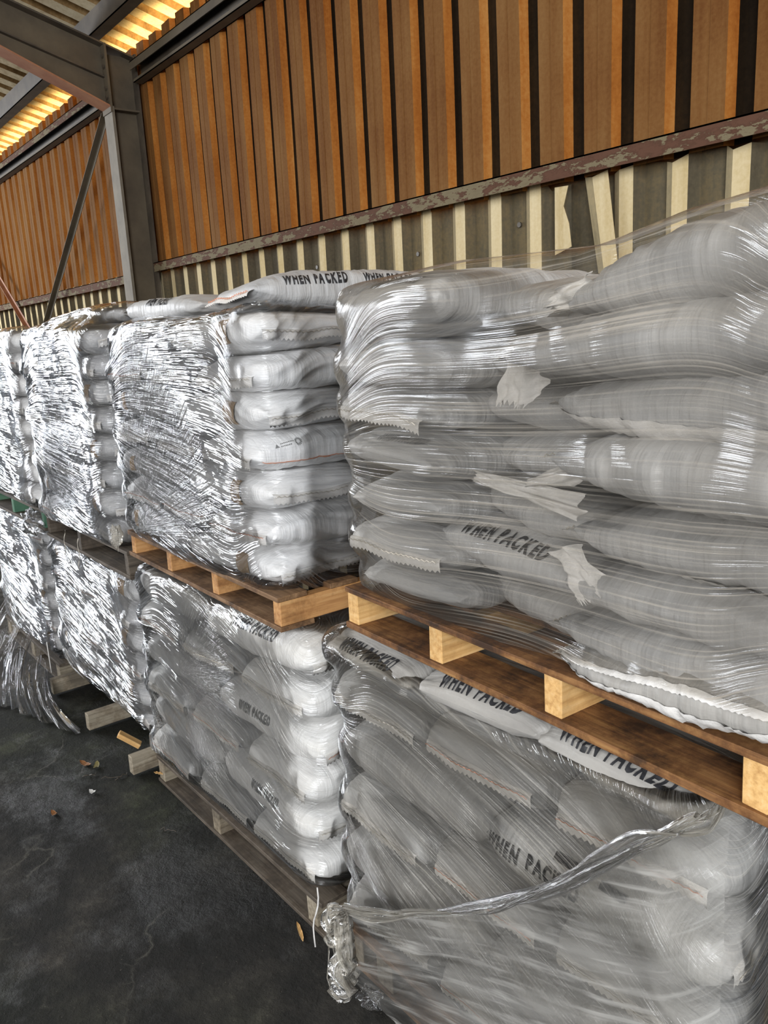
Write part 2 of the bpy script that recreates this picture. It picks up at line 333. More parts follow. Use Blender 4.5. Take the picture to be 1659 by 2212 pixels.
# roof
SL = 0.272
def roof():
    V, F, MI = [], [], []; ys = [3.35, 3.0, 2.85, 2.75, 2.65, 2.5, 2.2, 1.6, 0.5, -1.5, -5.0]
    prof = []
    k = -63
    while PH + k * PITCH < 2.5:
        b = PH + k * PITCH
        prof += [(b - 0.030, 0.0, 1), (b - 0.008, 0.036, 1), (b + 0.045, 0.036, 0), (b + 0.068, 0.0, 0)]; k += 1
    for x, d, mi in prof:
        for y in ys: V.append((x, y, 4.125 + SL * (WY - y) + d))
    m_ = len(ys)
    for i in range(len(prof) - 1):
        for r in range(m_ - 1):
            a = i * m_ + r; F.append((a, a + 1, a + m_ + 1, a + m_)); MI.append(prof[i][2])
    return mesh('ceiling', V, F, mi=MI)
o = link('ceiling', roof(), [M['roof_face'], M['roof_valley']]); tag(o, kind='structure')
# floor
b = MB()
nx, ny = 2, 2
b.box((-14, -9, -0.1), (4, 2.75, 0.0)); o = b.build('floor', M['floor']); tag(o, kind='structure')
b = MB(); b.box((-16, 2.76, -0.12), (4, 7, -0.02)); o = b.build('ground_outside', mat_simple('pale yard', (0.4, 0.36, 0.28), (0.5, 0.45, 0.36))); tag(o, kind='structure')

# steel frame
col = thing('steel_column', 'brown steel I-section column standing between the two wall bays', 'column', Matrix.Translation((-6.1, 2.46, 0)))
MB().box((-0.004, 0.008, 0), (0.004, 0.20, 3.96)).build('web', M['steel'], col)
for y0, y1, mt in ((-0.012, 0.008, 'steel_light'), (0.20, 0.215, 'steel_dark')):
    MB().box((-0.075, y0, 0), (0.075, y1, 3.60 if y0 < 0 else 3.97)).build('flange', M[mt], col)
MB().box((0.004, 0.0, 3.58), (0.07, 0.206, 3.592)).build('stiffener_plate', M['steel'], col)
def rt(y): return 3.93 + SL * (WY - y)
raf = thing('roof_rafter', 'sloping brown steel rafter with haunch bolted to the column top', 'beam', Matrix.Translation((-6.1, 2.45, 3.6)))
def P(y, z, x=0): return (x, y - 2.45, z - 3.6)
MB().poly([P(2.45, 3.72, -.004), P(2.45, rt(2.45), -.004), P(-4.5, rt(-4.5), -.004), P(-4.5, rt(-4.5) - .2, -.004), P(0.9, rt(.9) - .2, -.004), P(2.45, 3.61, -.004), P(2.45, 3.60, -.004)], (0.008, 0, 0)).build('web', M['steel'], raf)
MB().poly([P(2.67, rt(2.67), -.075), P(2.67, rt(2.67) + .012, -.075), P(-4.5, rt(-4.5) + .012, -.075), P(-4.5, rt(-4.5), -.075)], (0.15, 0, 0)).build('top_flange', M['steel_dark'], raf)
MB().poly([P(2.455, rt(2.455) - .205, -.04), P(2.455, rt(2.455) - .195, -.04), P(-4.5, rt(-4.5) - .195, -.04), P(-4.5, rt(-4.5) - .205, -.04)], (0.08, 0, 0)).build('middle_flange', M['steel_dark'], raf)
MB().poly([P(2.455, 3.60, -.075), P(2.455, 3.588, -.075), P(0.9, rt(.9) - .212, -.075), P(0.9, rt(.9) - .2, -.075)], (0.15, 0, 0)).build('haunch_flange', M['steel_red'], raf)
plate = MB().box(P(2.44, 3.56, -.08), P(2.456, 4.01, .08)).build('end_plate', M['steel'], raf)
for z in (3.66, 3.72, 3.86, 3.93):
    b = MB(); b.tube([P(2.425, z, 0.05), P(2.44, z, 0.05)], 0.014, 6); b.build('bolt', M['steel_dark'], plate)

def channel(name, label, cat, x0, x1, y, z, h, d, lip, mats, parts, lipmat):
    """open-fronted section running along the wall; y = wall side"""
    t = thing(name, label, cat, Matrix.Translation((x0, y, z)))
    L = x1 - x0
    MB().box((0, -d, h - lip), (L, -d + 0.006, h)).build('lip', M[lipmat], t)
    MB().box((0, -d, h - 0.006), (L, 0, h)).build('top_flange', M[mats], t)
    if parts:
        MB().box((0, -0.006, 0), (L, 0, h)).build('back_web', M[mats], t)
        MB().box((0, -d * 0.8, 0), (L, 0, 0.006)).box((0, -d * .8, 0), (L, -d * .8 + .004, 0.022)).build('bottom_flange', M['steel'], t)
    return t
channel('wall_girt', 'flaking brown angle rail running across the rusty wall behind the right pallets', 'rail', -6.02, 1.0, WY - 0.004, 2.453, 0.068, 0.062, 0.066, 'steel_dark', False, 'flaking')
channel('wall_girt', 'short flaking rail across the rusty wall left of the column', 'rail', -13.4, -6.16, WY - 0.004, 2.412, 0.068, 0.062, 0.066, 'steel_dark', False, 'flaking')
channel('eave_rail', 'dark steel channel rail high on the wall right of the column', 'rail', -6.0, 1.0, WY - 0.004, 3.768, 0.135, 0.09, 0.055, 'steel_dark', True, 'steel')
channel('eave_rail', 'dark steel channel rail with flaking lip high on the wall left of the column', 'rail', -13.4, -6.2, WY - 0.004, 3.755, 0.135, 0.09, 0.055, 'steel_dark', True, 'flaking')
for j, y in enumerate((2.43, 0.75)):
    z = 3.985 + SL * (WY - y)
    t = thing('roof_purlin', 'steel purlin under the roof sheets nearest the glowing eave' if j == 0 else 'steel purlin further in under the roof sheets', 'beam', Matrix.Translation((-13, y, z)))
    MB().box((0, -0.06, 0), (15, -0.054, 0.135)).build('web', M['steel_dark'], t)
    MB().box((0, -0.06, 0), (15, 0.03, 0.006)).build('bottom_flange', M['steel_light'], t)
def brace(name, label, a, b_, mt):
    t = MB(); a, b_ = Vector(a), Vector(b_); d = (b_ - a).normalized(); n = d.cross(Vector((0, 1, 0)))
    t.poly([a - n * .022, a + n * .022, b_ + n * .022, b_ - n * .022], (0, 0.005, 0)); t.poly([a - n * .022, a - n * .017, b_ - n * .017, b_ - n * .022], (0, -0.04, 0))
    o = t.build(name, mt); tag(o, label, 'brace')
brace('wall_brace', 'pale diagonal brace rising to the column in the left wall bay', (-6.40, 2.56, 3.63), (-8.72, 2.56, 2.08), M['steel'])
brace('wall_brace', 'brown diagonal brace descending at the far left wall edge', (-10.9, 2.60, 3.2), (-8.9, 2.60, 1.85), M['steel_red'])
for i, (x, z) in enumerate([(-3.05, 2.28), (-2.55, 2.33), (-3.52, 2.22), (-4.0, 2.3), (-4.7, 2.2), (-2.06 - .2, 2.2)]):
    x = PH + round((x - PH - .138) / PITCH) * PITCH + .138
    b = MB(); b.tube([(x, WY + 0.050, z), (x, WY + 0.040, z)], 0.011, 8); o = b.build('wall_rivet', M['steel_dark']); tag(o, kind='structure')

# ------------------------------------------------------------------ sacks
def spow(c, e): return np.sign(c) * np.abs(c) ** e
class Sack:
    """pillow: long axis local x, u in [-1,1]; th round the section (0 = +y, pi/2 = top)"""
    def __init__(s, L, W, H, seed, n_end=4.5, box=3.4, amp=1.0, bend=0.0, taperL=0.0, taperR=0.0, rings=1.0):
        s.L, s.W, s.H, s.seed, s.n, s.m, s.amp, s.bend, s.tl, s.tr, s.rings = L, W, H, seed, n_end, box, amp, bend, taperL, taperR, rings
    def surf(s, u, th, off=0.0):
        u = np.asarray(u, float); th = np.asarray(th, float)
        au = np.clip(np.abs(u), 0, 1)
        ne = s.n
        sh = (1 - au ** ne) ** (1 / 2.2) * 0.985 + 0.015
        sw = (1 - 0.16 * au ** 8)
        tl = np.where(u < 0, s.tl, s.tr) * au ** 2.5
        sh = sh * (1 - tl); sw = sw * (1 - 0.45 * tl)
        c, sn = np.cos(th), np.sin(th)
        y = s.W / 2 * sw * spow(c, 2 / s.m); z = s.H / 2 * sh * spow(sn, 2 / s.m)
        k = s.seed
        a = 3.2 + 1.6 * c; bq = 3.2 + 1.6 * sn
        d = 0.013 * vnoise(u * 2.2 + 40 + k, a * 1.1 + k, k % 97) + 0.011 * vnoise(u * 4.5 + 20 + k, bq * 1.7 + a, (k + 5) % 97)
        d = d + s.rings * (0.0075 * vnoise(u * 19 + 60 + bq * 1.2, a * 0.9 + k, (k + 9) % 97) + 0.004 * vnoise(u * 42 + 90 + a * 2.0, bq * 1.3, (k + 11) % 97))
        # puckers running lengthwise near the sewn ends
        d = d + 0.012 * au ** 5 * vnoise(a * 5 + k, bq * 5 + u * 2 + 30, (k + 13) % 97)
        d = d * s.amp * 0.75 * np.minimum(1, sh * 2.0)
        nrm = np.sqrt((c / s.W) ** 2 + (sn / s.H) ** 2) + 1e-9
        ny, nz = c / s.W / nrm, sn / s.H / nrm
        y = y + ny * (d + off); z = z + nz * (d + off)
        x = s.L / 2 * u + 0.006 * vnoise(bq * 2 + k, a * 2, (k + 3) % 97)
        # ends: push text/patches outward along x too
        x = x + np.sign(u) * off * np.clip((au - 0.9) * 6, 0, 1)
        z = z + s.bend * (u ** 2) + 0.006 * np.sin(u * 2 + k)
        return np.stack([x, y, z], -1)
    def mesh(s, name, nu=56, nt=44):
        t = np.linspace(-1, 1, nu); u = np.sin(t * math.pi / 2); u = 0.72 * u + 0.28 * t; u[0], u[-1] = -1, 1
        th = np.linspace(0, 2 * math.pi, nt, endpoint=False); U, T = np.meshgrid(u, th, indexing='ij')
        s.verts = s.surf(U, T).reshape(-1, 3)
        F = [(i * nt + j, i * nt + (j + 1) % nt, (i + 1) * nt + (j + 1) % nt, (i + 1) * nt + j) for i in range(nu - 1) for j in range(nt)]
        F.append(tuple(range(nt))[::-1]); F.append(tuple((nu - 1) * nt + j for j in range(nt)))
        me = mesh(name, s.verts, F, True); return me
    def hem(s, side, w=0.03, out=0.012, droop=1.0, zig=0.0035):
        """sewn hem: ribbon leaving the end seam, drooping down the end face"""
        n = 44; k = s.seed; ys = np.linspace(-1, 1, n); V = []; rows = 5
        ssw = 0.84 * (1 - 0.45 * (s.tl if side < 0 else s.tr))
        for r in range(rows):
            f = r / (rows - 1); ang = droop * f * 1.35
            for i, yy in enumerate(ys):
                z0 = 0.004 * math.sin(yy * 3 + k) + 0.002 * math.sin(yy * 7 + k * 2)
                ex = out * math.sin(min(1, f * 2.5) * 1.57) + w * f * math.cos(ang) * (1 - abs(droop)) + 0.0015 * math.sin(i * .5 + k) * f
                ez = -w * f * math.sin(ang) if abs(droop) > 0.01 else 0.0
                if r == rows - 1: ex += zig * (1 if i % 2 else -1) * (1 - abs(droop)); ez += zig * (1 if i % 2 else -1) * abs(droop)
                V.append((side * (s.L / 2 - 0.004 + ex), s.W / 2 * ssw * yy, s.bend + z0 + ez + 0.006 * math.sin(side * 2 + k)))
        F = []
        for r in range(rows - 1):
            for i in range(n - 1):
                a = r * n + i; F.append((a, a + 1, a + n + 1, a + n))
        return mesh('hem', V, F, True)
    def stitch(s, side, w, out, droop):
        n = 36; V = []; k = s.seed; ssw = 0.82 * (1 - 0.45 * (s.tl if side < 0 else s.tr)); b = MB()
        pts = []
        for i in range(n + 1):
            yy = -1 + 2 * i / n
            ex = out + 0.003 + w * .4 * (1 - abs(droop)); ez = -w * 0.4 * math.sin(droop * .6)
            pts.append((side * (s.L / 2 + ex + (0.0015 if i % 2 else 0)), s.W / 2 * ssw * yy, s.bend + ez + 0.004 * math.sin(yy * 3 + k) + 0.002 * math.sin(yy * 7 + k * 2) + 0.006 * math.sin(side * 2 + k) + (0.002 if i % 2 else -0.002)))
        b.tube(pts, 0.0011, 4); return b

# text template -------------------------------------------------------
def text_template(body, height=1.0, stretch=0.78, shear=0.16, bold=0.045, width=None):
    cu = bpy.data.curves.new('txt', 'FONT'); cu.body = body; cu.size = 1.0; cu.shear = shear; cu.offset = bold
    cu.align_x = 'CENTER'; cu.align_y = 'CENTER'; cu.resolution_u = 3; cu.space_character = 1.28; cu.fill_mode = 'FRONT'
    o = bpy.data.objects.new('txt', cu); COL.objects.link(o)
    dg = bpy.context.evaluated_depsgraph_get(); dg.update(); me = bpy.data.meshes.new_from_object(o.evaluated_get(dg))
    bpy.data.objects.remove(o)
    bm = bmesh.new(); bm.from_mesh(me); bmesh.ops.triangulate(bm, faces=bm.faces[:])
    for _ in range(4):
        es = [e for e in bm.edges if e.calc_length() > 0.16]
        if not es: break
        bmesh.ops.subdivide_edges(bm, edges=es, cuts=1); bmesh.ops.triangulate(bm, faces=bm.faces[:])
    bm.verts.ensure_lookup_table(); V = np.array([v.co[:] for v in bm.verts]); F = [tuple(v.index for v in f.verts) for f in bm.faces]; bm.free()
    c0 = 1; V[:, 0] *= stretch; c = (V.max(0) + V.min(0)) / 2; V = V - c; hgt = V[:, 1].max() - V[:, 1].min()
    V = V / hgt * height
    if width: V[:, 0] *= width / (V[:, 0].max() - V[:, 0].min())
    return V, F
TXT, TXF = text_template('WHEN PACKED', width=5.6)
SIDE = {}
def put_text(s, V, F, mode, h, c_along, c_th, parent, mat, name='printed_text', flip=1):
    """mode 'along': text runs along the sack, text-up climbs from side to top; 'across': text runs over the width near the -u end"""
    # arc tables
    th = np.linspace(0, 2 * math.pi, 400); ring = s.surf(np.full(400, 0.0), th); arc = np.concatenate([[0], np.cumsum(np.linalg.norm(np.diff(ring, axis=0), axis=1))])
    uu = np.linspace(-1, 1, 400); mer = s.surf(uu, np.full(400, math.pi / 2)); marc = np.concatenate([[0], np.cumsum(np.linalg.norm(np.diff(mer, axis=0), axis=1))])
    tx, ty = V[:, 0] * h, V[:, 1] * h
    a0 = np.interp(c_th, th, arc); m0 = np.interp(c_along, uu, marc)
    if mode == 'along': A = a0 - ty * flip; Mm = m0 + tx * flip
    else: A = a0 + tx; Mm = m0 + ty
    T = np.interp(A, arc, th); U = np.interp(Mm, marc, uu)
    P_ = s.surf(U, T, 0.0022)
    me = mesh(name, P_, F, True); return link(name, me, mat, parent)

class Load:
    """a pallet load in its own frame: x along the front, y into the depth, z world height"""
    def __init__(s, name, x, y, yaw):
        s.name = name; s.made = {}; s.fr = Matrix.Translation((x, y, 0)) @ Matrix.Rotation(R(yaw), 4, 'Z'); s.pts = []
    def sack(s, L, W, H, c, yaw=0, roll=0, pitch=0, mat='sack_grey', label='', group=None, seed=None, text=None, hems=((-1, 1.0), (1, 1.0)), nu=56, nt=44, hemw=0.032, patch=None, **kw):
        seed = seed if seed is not None else random.randint(1, 9999)
        k = Sack(L, W, H, seed, **kw)
        mw = s.fr @ Matrix.Translation(c) @ Euler((R(roll), R(pitch), R(yaw))).to_matrix().to_4x4()
        t = thing('filled_sack', label, 'sack', mw, group)
        body = link('cloth_body', k.mesh('cloth_body', nu, nt), M[mat], t)
        loc = s.fr.inverted() @ mw; A = np.array(loc)
        s.pts.append(k.verts @ A[:3, :3].T + A[:3, 3])
        for sd, dr in hems:
            hm = link('hem', k.hem(sd, hemw, 0.010 if abs(dr) > .5 else 0.004, dr), M['hem'], t)
            k.stitch(sd, hemw, 0.010 if abs(dr) > .5 else 0.004, dr).build('stitching', M['thread_red'] if seed % 4 == 0 else M['thread'], hm)
        for tx in (text or []):
            V_, F_, mode, h, ca, cth = tx[:6]
            put_text(k, V_, F_, mode, h, ca, cth, body, tx[6] if len(tx) > 6 else M['ink'])
        if patch:
            u0, u1, t0, t1 = patch; n1, n2 = 10, 12
            U, T = np.meshgrid(np.linspace(u0, u1, n1), np.linspace(t0, t1, n2), indexing='ij'); Pp = k.surf(U, T, 0.002).reshape(-1, 3)
            Fp = [(i * n2 + j, i * n2 + j + 1, (i + 1) * n2 + j + 1, (i + 1) * n2 + j) for i in range(n1 - 1) for j in range(n2 - 1)]
            link('brown_patch', mesh('brown_patch', Pp, Fp, True), M['brown_print'], body)
        s.made[t.name] = k
        return t, k

ORD = ['lowest', 'second', 'third', 'fourth', 'fifth', 'sixth', 'seventh', 'eighth', 'ninth']
def pallet(ld, lab, z0, L, D, stringers, mats, h=0.108, bt=0.016, y0=0.0, sw=0.042, ntop=6, bset=0.0, nobot=False):
    t = thing('wooden_pallet', lab, 'pallet', ld.fr @ Matrix.Translation((0, y0, z0)))
    ws, wd, wb = mats
    for x in stringers:
        o = MB().box((x, 0.006, bt), (x + sw, D - 0.005, h - bt), bev=0.002, jit=0.0012).build('stringer', M[ws], t, axis=1)
    bw = 0.105; gap = (D - ntop * bw) / (ntop - 1)
    for i in range(ntop):
        y = i * (bw + gap) * (1 - bset / D) + bset; MB().box((0, y, h - bt), (L, y + bw, h), bev=0.0015, jit=0.0012).build('deck_board', M[wd], t, axis=0)
    for i in range(0 if nobot else 4):
        y = [0, .29, .60, .90][i] * D if i < 3 else D - bw
        MB().box((-0.004, y, 0), (L + 0.004, y + 0.12, bt), bev=0.0015, jit=0.0012).build('bottom_board', M[wb], t, axis=0)
    return t

# ------------------------------------------------------------------ stretch film
def interp2(G, xs, zs, X, Z):
    fx = np.interp(X, xs, np.arange(len(xs))); fz = np.interp(Z, zs, np.arange(len(zs)))
    i = np.clip(fx.astype(int), 0, len(xs) - 2); j = np.clip(fz.astype(int), 0, len(zs) - 2); a = fx - i; b_ = fz - j
    return (G[i, j] * (1 - a) + G[i + 1, j] * a) * (1 - b_) + (G[i, j + 1] * (1 - a) + G[i + 1, j + 1] * a) * b_
def filt(G, k, ax, fn):
    out = G.copy(); n = G.shape[ax]
    for d in range(-k, k + 1):
        idx = np.clip(np.arange(n) + d, 0, n - 1); out = fn(out, np.take(G, idx, axis=ax))
    return out
def blur(G, k, ax):
    n = G.shape[ax]; acc = 0; wsum = 0
    for d in range(-k, k + 1):
        wgt = math.exp(-2.0 * (d / max(k, 1)) ** 2); acc = acc + wgt * np.take(G, np.clip(np.arange(n) + d, 0, n - 1), axis=ax); wsum += wgt
    return acc / wsum
def film(ld, label, W, z0, z1, mat, left=0.35, right=0.35, ztop=None, zbot=None, curl=0.12, seed=1, pinch=None, tilt=0.0, wr=1.0, waist=None, close=0.16, puffs=(), hug=0.012, res=0.0085, group='stretch film around the pallet loads'):
    """wrap over front and both returning ends. path s=0 at the front left corner centre"""
    r = 0.15; Pts = np.concatenate(ld.pts)
    Lf = W - 2 * r; q = math.pi / 2 * r
    def tosd(x, y):
        # map plan position to path coordinate and distance from core
        s_ = x - r; d_ = r - y
        cr = (x > W - r) & (y < r); ang = np.arctan2(x - (W - r), r - y); dist = np.hypot(x - (W - r), y - r)
        s_ = np.where(cr, Lf + ang * r, s_); d_ = np.where(cr, dist, d_)
        rs = (x > W - r) & (y >= r); s_ = np.where(rs, Lf + q + (y - r), s_); d_ = np.where(rs, x - (W - r), d_)
        cl = (x < r) & (y < r); ang = np.arctan2(r - x, r - y); dist = np.hypot(x - r, y - r)
        s_ = np.where(cl, -ang * r, s_); d_ = np.where(cl, dist, d_)
        ls = (x < r) & (y >= r); s_ = np.where(ls, -q - (y - r), s_); d_ = np.where(ls, r - x, d_)
        return s_, d_
    smin, smax = -q - left, Lf + q + right
    gs = 0.018; xs = np.arange(smin, smax + gs, gs); zs = np.arange(z0 - 0.05, z1 + 0.25, gs)
    sel = (Pts[:, 1] < 1.0); Pq = Pts[sel]; s_, d_ = tosd(Pq[:, 0], Pq[:, 1])
    G = np.full((len(xs), len(zs)), -1.0)
    ii = np.round((s_ - smin) / gs).astype(int); jj = np.round((Pq[:, 2] - zs[0]) / gs).astype(int)
    ok = (ii >= 0) & (ii < len(xs)) & (jj >= 0) & (jj < len(zs)); np.maximum.at(G, (ii[ok], jj[ok]), d_[ok])
    top = np.array([zs[np.where(row > 0.02)[0].max()] if (row > 0.02).any() else z1 for row in G])
    top = blur(filt(top[:, None], 3, 0, np.maximum), 6, 0)[:, 0]
    # fill holes
    G = filt(G, 1, 0, np.maximum); G = filt(G, 1, 1, np.maximum)
    for _ in range(40):
        hole = G < 0.0
        if not hole.any(): break
        G = np.where(hole, filt(G, 1, 1, np.maximum), G)
        if _ % 3 == 0: G = np.where(G < 0.0, filt(G, 1, 0, np.maximum), G)
    k = int(close / gs); C = filt(filt(G, k, 0, np.maximum), k, 0, np.minimum); C = filt(filt(C, 2, 1, np.maximum), 2, 1, np.minimum)
    C = blur(blur(C, 9, 0), 3, 1); C = np.maximum(C, blur(blur(G, 1, 0), 1, 1) * 0.999)
    # film grid
    ns = int((smax - smin) / res); sv = np.linspace(smin, smax, ns)
    zt = np.interp(sv, xs, top) - 0.015 if ztop is None else ztop(sv)
    zb = (np.full(ns, z0) if zbot is None else zbot(sv)) + 0.006 * np.sin(sv * 14 + seed) + 0.02 * vnoise(sv * 5 + 9, sv * 0 + seed, seed)
    nv = int((z1 - z0) / res); cv = 12
    vv = np.linspace(0, 1, nv)
    SV = np.repeat(sv[:, None], nv + cv, 1); ZZ = np.zeros_like(SV); ZZ[:, :nv] = zb[:, None] + (zt - zb)[:, None] * vv[None, :]
    D = np.zeros_like(SV); D[:, :nv] = interp2(C, xs, zs, SV[:, :nv], ZZ[:, :nv]) + hug
    if waist:
        for (zw, ww, amt) in waist: D[:, :nv] -= amt * np.exp(-((ZZ[:, :nv] - zw) / ww) ** 2)
    for (sp, zp, rs_, rz_, amt) in puffs: D[:, :nv] += amt * np.exp(-((SV[:, :nv] - sp) / rs_) ** 2 - ((ZZ[:, :nv] - zp) / rz_) ** 2)
    # streak coordinates
    zm = (z0 + z1) / 2; ZF = ZZ.copy(); ZF[:, nv:] = zt[:, None] + np.linspace(0.01, curl, cv)[None, :]
    wv = 1.0 + 0.10 * np.sin(SV * 3.1 + seed) ; zc = zm + tilt * (SV - Lf / 2) + 0.012 * np.sin(SV * 2.3 + seed * 1.7)
    cornerpinch = 0.45 * np.exp(-((SV + q / 2) / 0.14) ** 2) + 0.35 * np.exp(-((SV - Lf - q / 2) / 0.14) ** 2)
    Vc = (ZF - zc) / (wv * (1 - cornerpinch)) + 0.012 * vnoise(SV * 2 + 7, ZF * 3 + seed, seed + 3); Uc = SV + 0.03 * vnoise(SV * 3, ZF * 5, seed + 4)
    rid = np.abs(vnoise(Uc * 2.0 + 50, Vc * 26 + 90, seed + 20)) ; rid2 = np.abs(vnoise(Uc * 3.5 + 50, Vc * 60 + 90, seed + 21))
    disp = (0.006 * (0.5 - rid) ** 2 * 2 + 0.003 * (0.5 - rid2)) * wr
    disp += 0.004 * wr * np.maximum(0, vnoise(SV * 4 + 5, ZF * 5 + 8, seed + 9))
    D[:, :nv] += disp[:, :nv]
    for c in range(cv):
        f = (c + 1) / cv; D[:, nv + c] = D[:, nv - 1] - curl * (1 - math.cos(f * 1.2)) / (1 - math.cos(1.2)) + disp[:, nv + c] * 0.3
        ZZ[:, nv + c] = zt + 0.034 * math.sin(f * 1.57) + disp[:, nv + c]
    # plan position
    X = np.zeros_like(SV); Y = np.zeros_like(SV)
    fr = (SV >= 0) & (SV <= Lf); X[fr] = r + SV[fr]; Y[fr] = r - D[fr]
    cr = (SV > Lf) & (SV <= Lf + q); a = (SV[cr] - Lf) / r; X[cr] = W - r + np.sin(a) * D[cr]; Y[cr] = r - np.cos(a) * D[cr]
    rr = SV > Lf + q; X[rr] = W - r + D[rr]; Y[rr] = r + SV[rr] - Lf - q
    cl = (SV < 0) & (SV >= -q); a = -SV[cl] / r; X[cl] = r - np.sin(a) * D[cl]; Y[cl] = r - np.cos(a) * D[cl]
    ll = SV < -q; X[ll] = r - D[ll]; Y[ll] = r - SV[ll] - q
    n2 = nv + cv; V = np.stack([X, Y, ZZ], -1).reshape(-1, 3)
    i = np.arange((ns - 1) * (n2 - 1)); a = (i // (n2 - 1)) * n2 + i % (n2 - 1); Fq = np.stack([a, a + n2, a + n2 + 1, a + 1], -1)
    me = bpy.data.meshes.new('stretch_film'); me.vertices.add(len(V)); me.vertices.foreach_set('co', V.ravel())
    me.loops.add(Fq.size); me.loops.foreach_set('vertex_index', Fq.ravel()); me.polygons.add(len(Fq)); me.polygons.foreach_set('loop_start', np.arange(0, Fq.size, 4))
    me.polygons.foreach_set('use_smooth', np.ones(len(Fq), bool)); me.update(calc_edges=True); me.validate()
    uv = np.stack([Uc, Vc], -1).reshape(-1, 2)[Fq.ravel()]; l = me.uv_layers.new(name='streak'); l.data.foreach_set('uv', uv.ravel())
    if pinch:
        ps, pz, a0, a1, rad = pinch; dx = SV - ps; dz = ZF - pz; rad_ = np.hypot(dx, dz); ang = np.arctan2(dz, dx)
        Vf = ang * 0.8; Uf = rad_
        mk = np.clip((ang - a0) / 0.12, 0, 1) * np.clip((a1 - ang) / 0.12, 0, 1) * np.clip((rad - rad_) / 0.15, 0, 1) * np.clip(rad_ / 0.03, 0, 1)
    else: Vf = Vc; Uf = Uc; mk = np.zeros_like(SV)
    uv = np.stack([Uf, Vf], -1).reshape(-1, 2)[Fq.ravel()]; l = me.uv_layers.new(name='fan'); l.data.foreach_set('uv', uv.ravel())
    at = me.attributes.new('fanmask', 'FLOAT', 'POINT'); at.data.foreach_set('value', mk.ravel().astype(np.float32))
    o = link('stretch_film', me, mat); o.matrix_world = ld.fr; tag(o, label, 'plastic film', group)
    return o

def std_layers(ld, where, W, z0, z1, n, mat, first='A', H=None, depth=0.6, texts=None, side=False, jit=1.0, grp=None, endmat=None, nu=48, nt=36, patches=False):
    """alternate layers: A = three sacks end-on, B = two sacks lengthwise"""
    lh = (z1 - z0) / n
    for k in range(n):
        z = z0 + lh * (k + 0.5); A = (k % 2 == 0) == (first == 'A'); h = lh * 1.05
        lay = ORD[k] + ' layer' if k else 'bottom layer'
        if k == n - 1: lay = 'top layer'
        if A:
            ws = W / 3
            for j in range(3):
                pos = ['left', 'middle', 'right'][j]
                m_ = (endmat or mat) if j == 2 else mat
                t = None
                if texts and (k, j) in texts: t = texts[(k, j)]
                ld.sack(0.60 + random.uniform(-.015, .01), ws * 1.02, h, (ws * (j + .5) + random.uniform(-.008, .008) * jit, 0.30 + random.uniform(-.012, .012) * jit, z + random.uniform(-.003, .003) * jit),
                        yaw=90 + random.uniform(-3, 3) * jit, roll=random.uniform(-2, 2) * jit, mat=m_, n_end=4.2, box=3.2, text=t, nu=nu, nt=nt,
                        label='%s sack lying end-on, %s of the %s, on %s' % ('white' if m_ == 'sack_white' else 'grey-white', pos, lay, where), group=grp, hems=((-1, 1.0),), patch=None)
            if side:
                ld.sack(0.60, 0.42, h, (W - 0.30, 0.82, z), yaw=0, mat=endmat or mat, nu=nu, nt=nt, label='white sack at the back right of the %s, on %s' % (lay, where), group=grp, hems=((1, 1.0),))
        else:
            for j in range(2):
                pos = ['left', 'right'][j]; m_ = (endmat or mat) if j == 1 else mat
                t = texts.get((k, j)) if texts else None
                pt = (0.30, 0.52, math.pi * 0.86, math.pi * 1.14) if (patches and j == 1) else ((-.62, -.48, math.pi * .88, math.pi * 1.1) if patches else None)
                ld.sack(W / 2 * 1.0, 0.40, h, (W * (0.25 + .5 * j) + random.uniform(-.008, .008) * jit, 0.20 + random.uniform(-.012, .012) * jit, z),
                        yaw=random.uniform(-2.5, 2.5) * jit, roll=random.uniform(-3, 3) * jit, mat=m_, n_end=4.2, box=3.2, text=t, nu=nu, nt=nt,
                        label='%s sack lying lengthwise, %s of the %s, on %s' % ('white' if m_ == 'sack_white' else 'grey-white', pos, lay, where), group=grp, hems=((1, 1.0),) if j == 1 else ((-1, 1.0),), patch=pt)
            if side:
                ld.sack(0.60, 0.40, h, (W - 0.20, 0.72, z), yaw=90, mat=endmat or mat, nu=nu, nt=nt, label='white sack along the right end of the %s, on %s' % (lay, where), group=grp, hems=((-1, 1.0),))

# ================================================================== LOADS
# ---- upper right load (nearest)
U3 = Load('u3', -1.69, 1.18, -3.1)
pallet(U3, 'yellow pine pallet with dark boards, upper right, under the largest sacks', 1.130, 1.20, 1.05, [0.004, 0.352, 0.716, 1.135], ('pine', 'pine_dark', 'pine_dark'), h=0.116, sw=0.045)
g3 = 'sacks on the upper right pallet'
LZ = [1.246, 1.345, 1.455, 1.565, 1.672, 1.772, 1.885, 2.03]
wh = 'the upper right pallet'
for k in range(7):
    z = (LZ[k] + LZ[k + 1]) / 2; h = (LZ[k + 1] - LZ[k])
    U3.sack(0.62, 0.43 + random.uniform(-.02, .02), h * 1.10, (0.235 + random.uniform(-.015, .015), 0.31 + (0.02 if k == 0 else 0), z), yaw=90 + random.uniform(-4, 4), roll=random.uniform(-3, 3), mat='sack_grey', n_end=3.4, box=2.7,
            label='grey-white sack end-on in the left column, %s of seven, on %s' % (ORD[k], wh), group=g3, hems=((-1, 0.9),) if k in (1, 4) else (),
            text=[(TXT, TXF, 'across', 0.036, -0.86, math.pi / 2, M['ink_grey'])] if k in (3, 6) else None)
MZ = [1.30, 1.405, 1.515, 1.63, 1.735, 1.83, 1.935]
